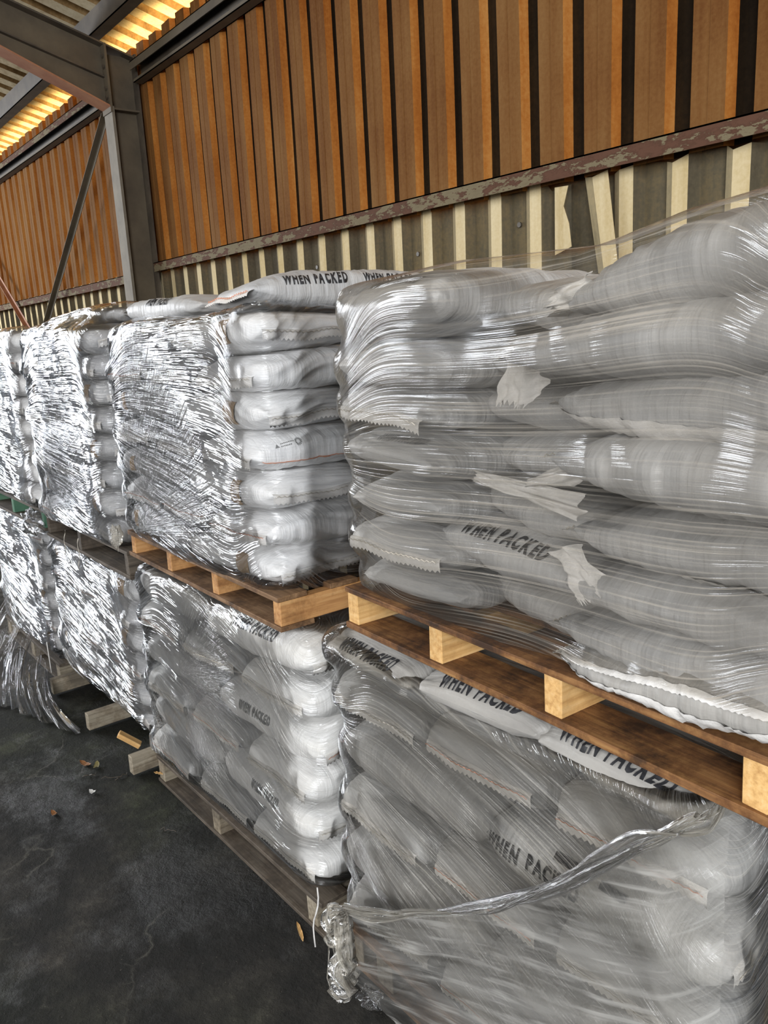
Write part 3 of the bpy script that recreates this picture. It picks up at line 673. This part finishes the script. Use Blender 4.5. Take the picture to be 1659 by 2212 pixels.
for k in range(7):
    txt = None
    if k == 1: txt = [(TXT, TXF, 'along', 0.046, -0.12, math.pi * 0.82)]
    U3.sack(0.50 if k == 1 else 0.44, 0.40, 0.135 if k == 1 else 0.118, (0.60 + (-.03 if k == 1 else random.uniform(-.02, .02)), 0.29 + (-.055 if k == 1 else random.uniform(0.0, .05)), MZ[k] + (.015 if k == 1 else 0)), yaw=random.uniform(-9, 9) if k != 1 else 2, roll=random.uniform(-4, 4), pitch=random.uniform(-3, 6) if k != 1 else 4,
            mat='sack_grey', n_end=2.8, box=2.5, taperR=0.5, taperL=.3, label=('grey-white sack with bold black lettering in the middle column of %s%s' if k == 1 else 'grey-white sack sunk back in the middle column, %s of seven, on %s') % (('', wh) if k == 1 else (ORD[k], wh)), group=g3,
            hems=((1, 0.15),), hemw=0.05, text=txt)
RZ = [1.322, 1.425, 1.535, 1.655, 1.765, 1.872, 1.985]; RH = [.115, .120, .125, .13, .125, .125, .15]
RX = [0.70, 0.72, 0.74, 0.72, 0.70, 0.60, 0.71]
def flap(body, ld, quad, zig=0.006, mat='hem', nu=26, nv=14, seed=0, name='loose_end'):
    """flattened empty cloth at the sewn end: bilinear sheet in the load frame, last row pinked"""
    V = []; q0, q1, q2, q3 = [np.array(p, float) for p in quad]
    for j in range(nv):
        for i in range(nu):
            u, v = i / (nu - 1), j / (nv - 1); p = (q0 * (1 - u) + q1 * u) * (1 - v) + (q3 * (1 - u) + q2 * u) * v
            p = p + np.array([0, 0.03 - 0.012 * math.sin(u * math.pi) * math.sin(v * 2.4) + 0.03 * float(vnoise(u * 5 + 3, v * 3 + 5, seed)) + 0.012 * float(vnoise(u * 12 + 3, v * 7 + 5, seed + 1)), 0.004 * math.sin(u * 9 + seed)])
            if j == nv - 1: p = p + (q3 - q0) / np.linalg.norm(q3 - q0) * (zig if i % 2 else -zig)
            V.append(p)
    F = [(j * nu + i, j * nu + i + 1, (j + 1) * nu + i + 1, (j + 1) * nu + i) for j in range(nv - 1) for i in range(nu - 1)]
    me = mesh(name, V, F, True); me.transform(body.parent.matrix_world.inverted() @ ld.fr); return link(name, me, M[mat], body)
def strip(body, k, u0, u1, t0, t1, mat='hem', name='hem_tape', n1=60, n2=8, zig=0.012):
    U, T = np.meshgrid(np.linspace(u0, u1, n1), np.linspace(t0, t1, n2), indexing='ij'); T = T + 0.06 * np.sin(U * 5) ; T[::2, -1] += zig * 3; U[:, :] += 0
    Pp = k.surf(U, T, 0.0035).reshape(-1, 3); Fp = [(i * n2 + j, i * n2 + j + 1, (i + 1) * n2 + j + 1, (i + 1) * n2 + j) for i in range(n1 - 1) for j in range(n2 - 1)]
    return link(name, mesh(name, Pp, Fp, True), M[mat], body)
def bodyof(t): return [c for c in t.children if c.name.startswith('cloth_body')][0]
for k in range(7):
    x0 = RX[k]; x1 = 1.40
    t, kk = U3.sack(x1 - x0, 0.42, RH[k] * 1.10, ((x0 + x1) / 2, 0.205 - (0.03 if k in (3, 5) else 0.0), RZ[k]), yaw=random.uniform(-1.5, 1.5), roll=random.uniform(-3, 3), pitch=(-5 if k == 5 else (-7 if k == 6 else -1.5)),
            mat='sack_grey', n_end=2.6, box=2.7, taperL=0.45 if k not in (3,) else 0.3, amp=1.1, rings=1.5, label='large grey sack with ring creases, right column, %s of seven, on %s' % (ORD[k], wh), group=g3,
            hems=((-1, 0.12),), hemw=0.055 if k in (6, 5) else 0.035, nu=84, nt=52)
    b_ = bodyof(t)
    if k == 4: strip(b_, kk, -0.97, 0.99, math.pi * 1.06, math.pi * 1.24)
    if k == 2: strip(b_, kk, -0.2, 0.95, math.pi * 1.16, math.pi * 1.24, n2=5)
    if k == 5: flap(b_, U3, [(0.60, 0.02, 1.868), (0.70, 0.03, 1.80), (0.655, 0.0, 1.752), (0.575, 0.0, 1.757)], mat='hem', seed=4)
    if k == 6: flap(b_, U3, [(0.80, 0.02, 1.99), (0.78, 0.03, 1.925), (0.70, 0.015, 1.925), (0.70, 0.015, 1.955)], mat='hem', seed=6)
    if k == 3: flap(b_, U3, [(0.78, 0.01, 1.66), (0.78, 0.0, 1.615), (0.66, -0.005, 1.60), (0.69, -0.005, 1.625)], mat='hem', seed=9, zig=.003)
    if k == 2: flap(b_, U3, [(0.79, 0.01, 1.60), (0.79, 0.0, 1.545), (0.50, 0.0, 1.585), (0.50, 0.01, 1.615)], mat='hem', seed=12, zig=.003)
mid = [o for o in COL.objects if o.name.startswith('filled_sack') and 'bold black lettering in the middle column' in o.get('label', '')][0]
flap(bodyof(mid), U3, [(0.70, 0.0, 1.475), (0.79, 0.01, 1.50), (0.865, -0.012, 1.432), (0.80, -0.012, 1.395)], mat='hem', seed=2, zig=.007)
# lowest sack edge slumping out below the film with zigzag hem
def hem_strip(ld, pts, hgt, label):
    pass
t, kk = U3.sack(0.68, 0.36, 0.105, (1.07, 0.150, 1.302), yaw=0, roll=2, pitch=-4.5, mat='sack_bare', n_end=2.2, box=2.5, taperL=0.6, rings=2.0, label='loose dusty sack end slumping over the upper right pallet edge below the film', group=g3, hems=((-1, 0.1),), hemw=0.03, nu=90)
strip(bodyof(t), kk, -0.99, 0.99, math.pi * 1.02, math.pi * 1.15, n1=90)
strip(bodyof(t), kk, -0.99, 0.4, math.pi * 0.86, math.pi * 0.93, n1=80, n2=5, zig=-0.01)

# ---- upper middle load, white sack ends
U2 = Load('u2', -3.26, 1.18, -1.6)
pallet(U2, 'orange-brown pallet with green paint smears, upper middle, under the white sacks', 1.043, 1.27, 1.05, [0.02, 0.40, 0.80, 1.228], ('orange_wood', 'umber_wood', 'umber_wood'))
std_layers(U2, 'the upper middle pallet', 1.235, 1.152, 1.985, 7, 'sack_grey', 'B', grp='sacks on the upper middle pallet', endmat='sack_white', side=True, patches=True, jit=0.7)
wh = 'the upper middle load'
U2.sack(0.64, 0.38, 0.125, (1.02, 0.40, 2.042), yaw=86, roll=-3, mat='sack_grey', n_end=3, nu=80, label='grey-white printed sack lying on top right of ' + wh, group='sacks on the upper middle pallet', hems=((-1, .3),), hemw=0.045,
        text=[(TXT, TXF, 'along', 0.040, -0.40, math.pi * .90), (TXT, TXF, 'along', 0.034, 0.42, math.pi * .92)])
U2.sack(0.60, 0.38, 0.095, (0.42, 0.24, 2.025), yaw=3, roll=-2, mat='sack_grey', n_end=3, label='grey-white printed sack lying on top left of ' + wh, group='sacks on the upper middle pallet', hems=((-1, .1),), hemw=0.05,
        text=[(TXT, TXF, 'along', 0.034, 0.10, math.pi * .88)])
U2.sack(0.52, 0.36, 0.07, (0.05, 0.50, 2.035), yaw=12, roll=-2, mat='sack_white', n_end=3, label='cream-white sack end poking up at the left back of ' + wh, group='sacks on the upper middle pallet', hems=((-1, .1),), hemw=0.05)

lg = [o for o in COL.objects if o.name.startswith('filled_sack') and 'right of the fourth layer, on the upper middle' in o.get('label', '')][0]
lv, lf = [], []
for q in range(14):     # small sunburst emblem with two faint lines of lettering dots and a triangle
    a = q / 14 * 6.2832; c_, s_ = math.cos(a), math.sin(a); n0 = len(lv)
    lv += [(1.5 + .28 * c_ - .05 * s_, .28 * s_ + .05 * c_, 0), (1.5 + .28 * c_ + .05 * s_, .28 * s_ - .05 * c_, 0), (1.5 + .6 * c_ + .09 * s_, .6 * s_ - .09 * c_, 0), (1.5 + .6 * c_ - .09 * s_, .6 * s_ + .09 * c_, 0)]; lf.append((n0, n0 + 1, n0 + 2, n0 + 3))
n0 = len(lv); lv += [(-2.4, -.35, 0), (-1.7, -.35, 0), (-2.05, .3, 0)]; lf.append((n0, n0 + 1, n0 + 2))
for r_, yy in ((9, .12), (7, -.28)):
    for q in range(r_):
        n0 = len(lv); x_ = -1.5 + q * .26; lv += [(x_, yy - .07, 0), (x_ + .17, yy - .07, 0), (x_ + .17, yy + .09, 0), (x_, yy + .09, 0)]; lf.append((n0, n0 + 1, n0 + 2, n0 + 3))
put_text(U2.made[lg.name], np.array(lv), lf, 'along', 0.020, -0.62, math.pi * 0.90, bodyof(lg), M['ink_grey'], 'printed_emblem')
strip(bodyof(lg), U2.made[lg.name], -0.9, 0.9, math.pi * 1.075, math.pi * 1.09, 'thread_red', 'stitching', 60, 3, 0.004)

# ---- upper left loads
U1 = Load('u1', -4.47, 1.18, -0.5)
pallet(U1, 'dark weathered pallet, upper left, with broken edge board', 0.930, 1.20, 1.0, [0.0, 0.52, 1.15], ('dark_wood', 'dark_wood', 'dark_wood'), h=0.125)
std_layers(U1, 'the upper left pallet', 1.10, 1.055, 2.01, 8, 'sack_dull', 'A', grp='sacks on the upper left pallet', nu=36, nt=28, patches=True)
U1.sack(0.60, 0.36, 0.08, (0.75, 0.28, 2.035), yaw=6, mat='sack_grey', n_end=3, label='pale sack with black print lying on top of the upper left load', group='sacks on the upper left pallet', hems=((-1, .1), (1, .1)), hemw=0.05, text=[(TXT, TXF, 'along', 0.036, -0.3, math.pi * .80)])
U0 = Load('u0', -5.72, 1.18, 0)
pallet(U0, 'dark pallet with a green painted end, far upper left', 0.945, 1.21, 1.0, [0.0, 0.55, 1.165], ('green_paint', 'dark_wood', 'dark_wood'), h=0.12)
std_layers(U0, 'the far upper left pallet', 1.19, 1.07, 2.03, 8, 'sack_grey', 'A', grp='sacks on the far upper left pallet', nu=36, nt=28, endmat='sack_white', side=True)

# ---- ground loads
G3 = Load('g3', -1.80, 1.18, 0)
pallet(G3, 'grey pallet on the floor under the lower right load', 0.0, 1.24, 1.05, [0.0, 0.14, 0.62, 1.16], ('grey_wood', 'umber_wood', 'umber_wood'), h=0.13, sw=0.075)
std_layers(G3, 'the lower right pallet', 1.19, 0.145, 0.99, 5, 'sack_grey', 'A', grp='sacks on the lower right pallet', jit=0.8, endmat='sack_grey', side=True,
           texts={(3, 1): [(TXT, TXF, 'along', 0.050, -0.50, math.pi * .98)]})
def named(part): return [o for o in COL.objects if o.name.startswith('filled_sack') and part in o.get('label', '')][0]
tk = named('right of the fourth layer, on the lower right')
tk_s = G3.made[tk.name]
strip(bodyof(tk), tk_s, -0.30, -0.08, math.pi * 0.80, math.pi * 0.87, 'ink', 'printed_mark', 16, 5, 0)
strip(bodyof(tk), tk_s, 0.10, 0.30, math.pi * 0.80, math.pi * 0.86, 'ink', 'printed_mark', 16, 5, 0)
wh = 'lower right load'
for j, (x, lab) in enumerate(((0.20, 'left'), (0.585, 'middle'), (0.98, 'right'))):
    G3.sack(0.60, 0.41, 0.125, (x, 0.285 - (0.0 if j != 1 else 0.0), 1.055), yaw=90 + (-3, 3, -5)[j], roll=0, pitch=0, mat='sack_bare', n_end=3.0, box=2.6, rings=1.3,
            label='grey sack with bold black lettering, %s one on top of the %s' % (lab, wh), group='sacks on the lower right pallet', hems=(), nu=64, nt=48,
            text=[(TXT, TXF, 'across', 0.048 if j < 2 else 0.052, (-0.93, -0.90, -0.90)[j], math.pi / 2)])
G2 = Load('g2', -3.22, 1.17, 0)
pallet(G2, 'damp grey pallet on the floor under the lower middle load', 0.0, 1.30, 1.05, [0.0, 0.52, 1.20], ('grey_wood', 'dark_wood', 'dark_wood'), h=0.13, sw=0.06, y0=0.0)
std_layers(G2, 'the lower middle pallet', 1.29, 0.15, 1.01, 6, 'sack_dull', 'A', grp='sacks on the lower middle pallet', endmat='sack_white', side=True,
           texts={(5, 1): [(TXT, TXF, 'along', 0.047, 0.10, math.pi * .86)], (1, 1): [(TXT, TXF, 'along', 0.035, 0.1, math.pi * .95, M['ink_grey'])], (3, 1): [(TXT, TXF, 'along', 0.035, -0.1, math.pi * .95, M['ink_grey'])]})
G1 = Load('g1', -4.56, 1.20, 0)
pallet(G1, 'pale weathered pallet on the floor, its stringer ends jutting out, lower left', 0.0, 1.28, 1.1, [0.02, 0.61, 1.19], ('grey_wood', 'dark_wood', 'dark_wood'), h=0.11, bt=0.012, sw=0.045, y0=-0.11, bset=0.22, nobot=True)
std_layers(G1, 'the lower left pallet', 1.24, 0.15, 0.90, 6, 'sack_dull', 'A', grp='sacks on the lower left pallet', nu=36, nt=28, patches=True)
G0 = Load('g0', -5.82, 1.20, 0)
pallet(G0, 'dark pallet on the floor at the far lower left', 0.0, 1.2, 1.1, [0.02, 0.58, 1.1], ('grey_wood', 'dark_wood', 'dark_wood'), h=0.13, sw=0.07, y0=-0.02)
std_layers(G0, 'the far lower left pallet', 1.18, 0.15, 0.93, 6, 'sack_dull', 'B', grp='sacks on the far lower left pallet', nu=36, nt=28, patches=True)

# films ------------------------------------------------------------
film(U3, 'milky taut film around the upper right load, pleats running level', 1.30, 1.215, 2.06, M['film_milky'], left=.5, right=.1, seed=3,
     ztop=lambda s: np.interp(s, [-.8, -.1, 0.3, .65, .85, 1.2], [1.98, 1.995, 2.01, 2.00, 2.035, 2.065]), zbot=lambda s: np.interp(s, [-.5, 0, .35, .6, 1.1], [1.225, 1.225, 1.235, 1.285, 1.345]), tilt=0.04, wr=0.35, close=0.22, res=0.008)
film(U2, 'clear glossy film around the upper middle load with fanned diagonal pleats', 1.26, 1.135, 2.00, M['film_clear'], left=.5, right=.8, seed=11, curl=.10, ztop=lambda s_: 1.965 + 0.012 * np.sin(s_ * 7),
     pinch=(-0.10, 1.15, 0.1, 1.35, 0.95), tilt=-0.10, wr=1.3, close=0.14, res=0.008)
film(U1, 'glittering film around the upper left load, pinched at its lower right corner', 1.12, 1.045, 2.03, M['film_shiny'], left=.4, right=.3, seed=17, tilt=-0.05, wr=1.6, pinch=(0.0, 1.1, 0.1, 1.3, .9), close=.12)
film(U0, 'bright film around the far upper left load of white sacks', 1.20, 1.03, 2.05, M['film_clear'], left=.3, right=.5, seed=23, wr=1.3)
film(G3, 'taut film over the lower right load with long level pleats', 1.21, 0.10, 1.03, M['film_taut'], left=.5, right=.3, seed=31, tilt=-0.32, wr=0.6,
     ztop=lambda s: np.interp(s, [-.8, -.1, .1, .5, .9, 1.2], [1.06, 1.06, 1.04, 1.0, 1.04, 1.06]), close=.2, curl=.05, res=0.008)
film(G2, 'clear film around the lower middle load, folds fanning from its left edge', 1.30, 0.125, 1.0, M['film_wrinkled'], left=.4, right=.6, seed=37, tilt=-0.25, wr=0.9, pinch=(0.25, 0.66, -1.5, 1.3, .5), close=.16, res=0.008)
film(G1, 'silvery film around the lower left load, lifted off the floor along its bottom', 1.26, 0.13, 0.93, M['film_shiny'], left=.4, right=.3, seed=41, tilt=-0.15, wr=1.7)
film(G0, 'silvery film around the far lower left load', 1.2, 0.13, 0.96, M['film_shiny'], left=.3, right=.3, seed=43, tilt=-0.1, wr=1.7)
exec_details = True

# ---- loose sheet hanging over the lower right load, with its gathered edge
rope = [(-1.64, .335), (-1.52, .39), (-1.41, .447), (-1.28, .53), (-1.16, .611), (-1.05, .69), (-0.95, .775), (-0.88, .85), (-.81, .926), (-.71, 1.02), (-.64, 1.07), (-.57, 1.10), (-.45, 1.12)]
def sheet_mesh():
    nx, nz = 170, 110; ps = np.linspace(-1.66, -0.50, nx); xs = np.minimum(ps, -0.60) + 0.0 ; xs = np.where(ps > -0.66, -0.66 + 0.10 * np.sin(np.clip((ps + 0.66) / 0.16, 0, 1.57)), ps); yb = np.where(ps > -0.66, 0.10 * (1 - np.cos(np.clip((ps + 0.66) / 0.16, 0, 1.57))) + np.maximum(0, ps + 0.66 - 0.25), 0.0); V = np.zeros((nx, nz, 3)); U = np.zeros((nx, nz, 2))
    zt = np.interp(ps, [p[0] for p in rope], [p[1] for p in rope]); zb = 0.06 + 0.02 * np.sin(xs * 9)
    for i, x in enumerate(xs):
        f = np.linspace(0, 1, nz); z = zt[i] + (zb[i] - zt[i]) * f
        bulge = 0.025 * np.sin(f * math.pi) + 0.012 * np.sin(x * 8 + f * 5)
        d = 0.02 * vnoise(x * 5 + f * 4 + 20, z * 0 + f * 3 + x * 2, 71) + 0.012 * vnoise(x * 12 + f * 7 + 20, f * 9, 72)
        V[i, :, 0] = x; V[i, :, 1] = 1.105 + yb[i] - bulge - np.abs(d); V[i, :, 2] = z
        U[i, :, 0] = ps[i] + z * .8; U[i, :, 1] = z - ps[i] * 0.45
    F = [(i * nz + j, i * nz + j + 1, (i + 1) * nz + j + 1, (i + 1) * nz + j) for i in range(nx - 1) for j in range(nz - 1)]
    me = mesh('loose_plastic_sheet', V.reshape(-1, 3), F, True)
    uv = U.reshape(-1, 2)[np.array(F).ravel()]
    for nm in ('streak', 'fan'): me.uv_layers.new(name=nm).data.foreach_set('uv', uv.ravel())
    me.attributes.new('fanmask', 'FLOAT', 'POINT'); return me
sh = link('loose_plastic_sheet', sheet_mesh(), M['film_veil']); tag(sh, 'loose milky plastic sheet draped over the lower right corner of the pile', 'plastic sheet')
def gathered(name, pts, w, n=5, seed=0):
    """a few twisted ribbons bunched into a cord"""
    V, F, UV = [], [], []; pts = [Vector(p) for p in pts]; m_ = 14; dense = []
    for i in range(len(pts) - 1):
        for k in range(m_): dense.append(pts[i].lerp(pts[i + 1], k / m_))
    dense.append(pts[-1]); rs = random.Random(seed)
    # smooth
    for _ in range(6): dense = [dense[0]] + [(dense[i - 1] + dense[i] * 2 + dense[i + 1]) / 4 for i in range(1, len(dense) - 1)] + [dense[-1]]
    for r in range(n):
        ph = rs.uniform(0, 6.28); fq = rs.uniform(2, 5); o0 = len(V); cols = 9
        for i, p in enumerate(dense):
            f = i / len(dense); t = (dense[min(i + 1, len(dense) - 1)] - dense[max(i - 1, 0)]).normalized()
            u = t.cross(Vector((0, -1, 0))).normalized(); v = Vector((0, -1, 0))
            ww = (w(f) if callable(w) else w) * (0.6 + 0.4 * math.sin(f * 7 + ph))
            a = ph + fq * f * 2.2; off = Vector(u) * math.sin(a * 2) * ww * .35 + v * (abs(math.cos(a * 1.3)) * ww * .3 + 0.002 * r)
            for c in range(cols):
                g = c / (cols - 1) - .5; q_ = p + off + (u * math.cos(a * .5) + v * abs(math.sin(a * .5)) * .5) * g * ww + v * 0.25 * ww * math.sin(g * 14 + ph + f * 3)
                V.append(q_); UV.append((f * 3, g * .5 + r))
        for i in range(len(dense) - 1):
            for c in range(cols - 1):
                a = o0 + i * cols + c; F.append((a, a + 1, a + cols + 1, a + cols))
    me = mesh(name, V, F, True); uv = np.array(UV)[np.array(F).ravel()]
    for nm in ('streak', 'fan'): me.uv_layers.new(name=nm).data.foreach_set('uv', uv.ravel())
    me.attributes.new('fanmask', 'FLOAT', 'POINT'); return me
inv = sh.matrix_world.inverted()
link('gathered_edge', gathered('gathered_edge', [(min(x, -0.60), 1.085 if x < -.65 else 1.085 + .06 * (x + .65) / .2, z) for x, z in rope], lambda f: 0.030 + 0.012 * f, 4, 3), M['film_rope'], sh)
kn = link('film_knot', gathered('film_knot', [(-1.64, 1.075, .34), (-1.665, 1.06, .30), (-1.65, 1.05, .255), (-1.63, 1.055, .30), (-1.62, 1.06, .335)], 0.05, 6, 5), M['film_rope'], sh)
tl = link('film_tail', gathered('film_tail', [(-1.625, 1.07, .335), (-1.605, 1.06, .25), (-1.60, 1.055, .17), (-1.62, 1.05, .12), (-1.66, 1.045, .075)], lambda f: 0.045 + 0.05 * math.sin(f * 3.1), 6, 8), M['film_rope'], sh)
b = MB(); b.tube([(-1.66, 1.045, .08), (-1.68, 1.05, .03), (-1.72, 1.06, .012), (-1.755, 1.07, .03), (-1.775, 1.09, .05), (-1.80, 1.11, .06), (-1.83, 1.13, .05)], 0.0025, 5); o = b.build('plastic_string', M['film_rope'], smooth=True); tag(o, 'thin white plastic string looping on the floor beside the knotted film', 'string')

# ---- film trailing to the floor at far lower left
def skirt():
    nx, nz = 120, 90; V = np.zeros((nx, nz, 3)); U = np.zeros((nx, nz, 2))
    for i in range(nx):
        g = i / (nx - 1); top = np.array([-5.15 + 0.62 * g, 1.12 - .03 * g, 0.50 - 0.36 * g]); bot = np.array([-4.9 + 1.0 * g, 0.72 + .33 * g, 0.006])
        for j in range(nz):
            f = j / (nz - 1); p = top * (1 - f) + bot * f; p[1] -= 0.05 * math.sin(f * math.pi); V[i, j] = p; U[i, j] = (f * .6, g * 1.0)
    n1 = vnoise(U[..., 1] * 26 + 5, U[..., 0] * 2 + 3, 55) + .5 * vnoise(U[..., 1] * 60 + 5, U[..., 0] * 3 + 3, 56); V[..., 1] -= 0.07 * n1 * (0.3 + U[..., 0]); V[..., 2] += 0.03 * np.abs(n1) + 0.004
    F = [(i * nz + j, i * nz + j + 1, (i + 1) * nz + j + 1, (i + 1) * nz + j) for i in range(nx - 1) for j in range(nz - 1)]
    me = mesh('trailing_film', V.reshape(-1, 3), F, True); uv = U.reshape(-1, 2)[np.array(F).ravel()]
    for nm in ('streak', 'fan'): me.uv_layers.new(name=nm).data.foreach_set('uv', uv.ravel())
    me.attributes.new('fanmask', 'FLOAT', 'POINT'); return me
o = link('trailing_film', skirt(), M['film_clear']); tag(o, 'dark glittering film trailing onto the floor at the far lower left', 'plastic film')
# crumpled film scrap between the left tiers
def wad(name, c, r, seed, mat, label, sc=(1, 1, 1)):
    n, k = 40, 28; V = []; U = []
    for i in range(n):
        th = math.pi * i / (n - 1)
        for j in range(k):
            ph = 2 * math.pi * j / k; d = 1 + 0.9 * float(vnoise(3 + 2.2 * math.sin(th) * math.cos(ph) * 1.6 + 10, 3 + 2.2 * math.sin(th) * math.sin(ph) * 1.6 + 2 * math.cos(th), seed))
            V.append((c[0] + r * sc[0] * d * math.sin(th) * math.cos(ph), c[1] + r * sc[1] * d * math.sin(th) * math.sin(ph), c[2] + r * sc[2] * d * math.cos(th))); U.append((ph * .3, th * .2))
    F = [(i * k + j, (i + 1) * k + j, (i + 1) * k + (j + 1) % k, i * k + (j + 1) % k) for i in range(n - 1) for j in range(k)]
    me = mesh(name, V, F, True); uv = np.array(U)[np.array(F).ravel()]
    for nm in ('streak', 'fan'): me.uv_layers.new(name=nm).data.foreach_set('uv', uv.ravel())
    me.attributes.new('fanmask', 'FLOAT', 'POINT'); o = link(name, me, mat); tag(o, label, 'plastic film'); return o
wad('film_scrap', (-4.58, 1.14, 0.99), 0.09, 3, M['film_clear'], 'crumpled clear film bunched between the upper and lower left loads', (1.1, .6, .7))
wad('film_scrap', (-3.255, 1.13, 1.135), 0.035, 5, M['film_rope'], 'knotted film bunch at the lower left corner of the upper middle load', (.8, .6, 1.4))
wad('film_scrap', (-1.62, 1.25, 0.02), 0.03, 7, M['film_clear'], 'small crumpled film scrap on the dark floor below the knotted film tail', (1.5, 1, .5)).location.y -= .12

# ---- small things
b = MB(); b.box((-0.055, -0.02, -0.011), (0.055, 0.02, 0.011), bev=0.002)
o = b.build('wood_offcut', M['pine'], axis=0); o.matrix_world = Matrix.Translation((-3.335, 1.10, 0.185)) @ Euler((0, R(38), R(60))).to_matrix().to_4x4(); tag(o, 'small yellow wooden offcut leaning on the jutting pallet end', 'wood offcut')
def chip(name, label, cat, c, L, W, T, mat, rz, curl=0.01):
    nx, ny = 10, 5; V = []
    for side in (1, -1):
        for i in range(nx):
            for j in range(ny):
                u = i / (nx - 1) * 2 - 1; v = j / (ny - 1) * 2 - 1; ww = W * math.sqrt(max(0.03, 1 - abs(u) ** 2.2))
                V.append((u * L / 2, v * ww / 2, curl * u * u + side * T / 2 + 0.002 * math.sin(i * 2 + j)))
    F = []
    for s_ in (0, 1):
        for i in range(nx - 1):
            for j in range(ny - 1):
                a = s_ * nx * ny + i * ny + j; q_ = (a, a + ny, a + ny + 1, a + 1); F.append(q_ if s_ == 0 else q_[::-1])
    rim = [i * ny for i in range(nx)] + [(nx - 1) * ny + j for j in range(1, ny)] + [i * ny + ny - 1 for i in range(nx - 2, -1, -1)] + [j for j in range(ny - 2, 0, -1)]
    for a, c_ in zip(rim, rim[1:] + rim[:1]): F.append((a, c_, c_ + nx * ny, a + nx * ny))
    o = link(name, mesh(name, V, F, True), mat); o.matrix_world = Matrix.Translation(c) @ Matrix.Rotation(R(rz), 4, 'Z'); tag(o, label, cat)
leaf1 = mat_simple('dry leaf', (0.22, 0.09, 0.03), (0.34, 0.16, 0.06), 20, 0.6); leaf2 = mat_simple('green leaf', (0.14, 0.12, 0.04), (0.24, 0.20, 0.08), 20, 0.6)
white = mat_simple('white paper', (0.75, 0.75, 0.73), (0.85, 0.85, 0.83), 20, 0.6)
chip('dry_leaf', 'dry brown leaf on the floor left of the jutting pallet ends', 'leaf', (-3.60, 0.97, 0.006), 0.075, 0.025, 0.0015, leaf1, 20)
chip('dry_leaf', 'pale olive leaf lying beside the brown leaf on the floor', 'leaf', (-3.54, 1.00, 0.008), 0.06, 0.025, 0.0015, leaf2, -30)
chip('paper_scrap', 'small white scrap on the dark floor in front of the lower loads', 'paper scrap', (-3.33, 0.91, 0.007), 0.034, 0.022, 0.0015, white, 30)
chip('dry_leaf', 'small reddish chip on the floor left of the white scrap', 'leaf', (-3.28, 0.73, 0.005), 0.04, 0.02, 0.002, leaf1, 10)
chip('wood_splinter', 'orange wood splinter on the floor by the corner of the lower middle pallet', 'splinter', (-2.0, 1.13, 0.004), 0.09, 0.012, 0.003, M['pine'], -20, 0.0)
chip('wood_splinter', 'yellow splinters wedged at the left stringer of the lower middle pallet', 'splinter', (-3.20, 1.165, 0.05), 0.05, 0.012, 0.003, M['pine'], 30, 0.0)
for i, (x, y, s_, rz) in enumerate(((-3.42, .98, .09, 40), (-3.36, 1.02, .07, 110), (-2.86, 1.02, .07, 20), (-3.5, .92, .06, 80))):
    rs = random.Random(i); pts = [(0, 0, .003)]
    for k in range(6): pts.append((pts[-1][0] + s_ / 6, pts[-1][1] + rs.uniform(-.012, .012), rs.uniform(.002, .012)))
    b = MB(); b.tube(pts, 0.0018, 4); o = b.build('twig', M['steel_dark']); o.matrix_world = Matrix.Translation((x, y, 0.001)) @ Matrix.Rotation(R(rz), 4, 'Z')
    tag(o, ['thin dark twig beside the leaves on the floor', 'dark twig pointing to the jutting pallet end', 'bent dark twig on the open floor by the white scrap', 'short dark twig nearest the fallen leaves'][i], 'twig')
for x, zz, ln in ((-4.06, 1.03, .13), (-3.86, 1.02, .16)):
    pts = [(x + .012 * math.sin(k * 1.3 + x * 9), 1.155 - .002 * k, zz - ln * k / 7) for k in range(8)]
    b = MB(); b.tube(pts, 0.0018, 4); o = b.build('loose_thread', M['thread'], smooth=True); tag(o, ('shorter' if ln < .15 else 'longer') + ' pale thread dangling from the upper left load over its dark pallet', 'thread')
b = MB(); pts = [(-1.895 + .01 * math.sin(k), 1.145 - .004 * k, 0.22 - .028 * k) for k in range(8)]; b.tube(pts, 0.003, 5); o = b.build('loose_thread', M['hem'], smooth=True); tag(o, 'pale plastic strand hanging at the right bottom corner of the lower middle load', 'thread')
b = MB(); pts = [(-4.66 + .0125 * k, 1.14 - .003 * k, 0.27 - .018 * k + .01 * math.sin(k * .5)) for k in range(9)]; b.tube(pts, 0.003, 5); o = b.build('loose_thread', M['hem'], smooth=True); tag(o, 'white cord hanging from the far lower left load down to a pallet end', 'thread')
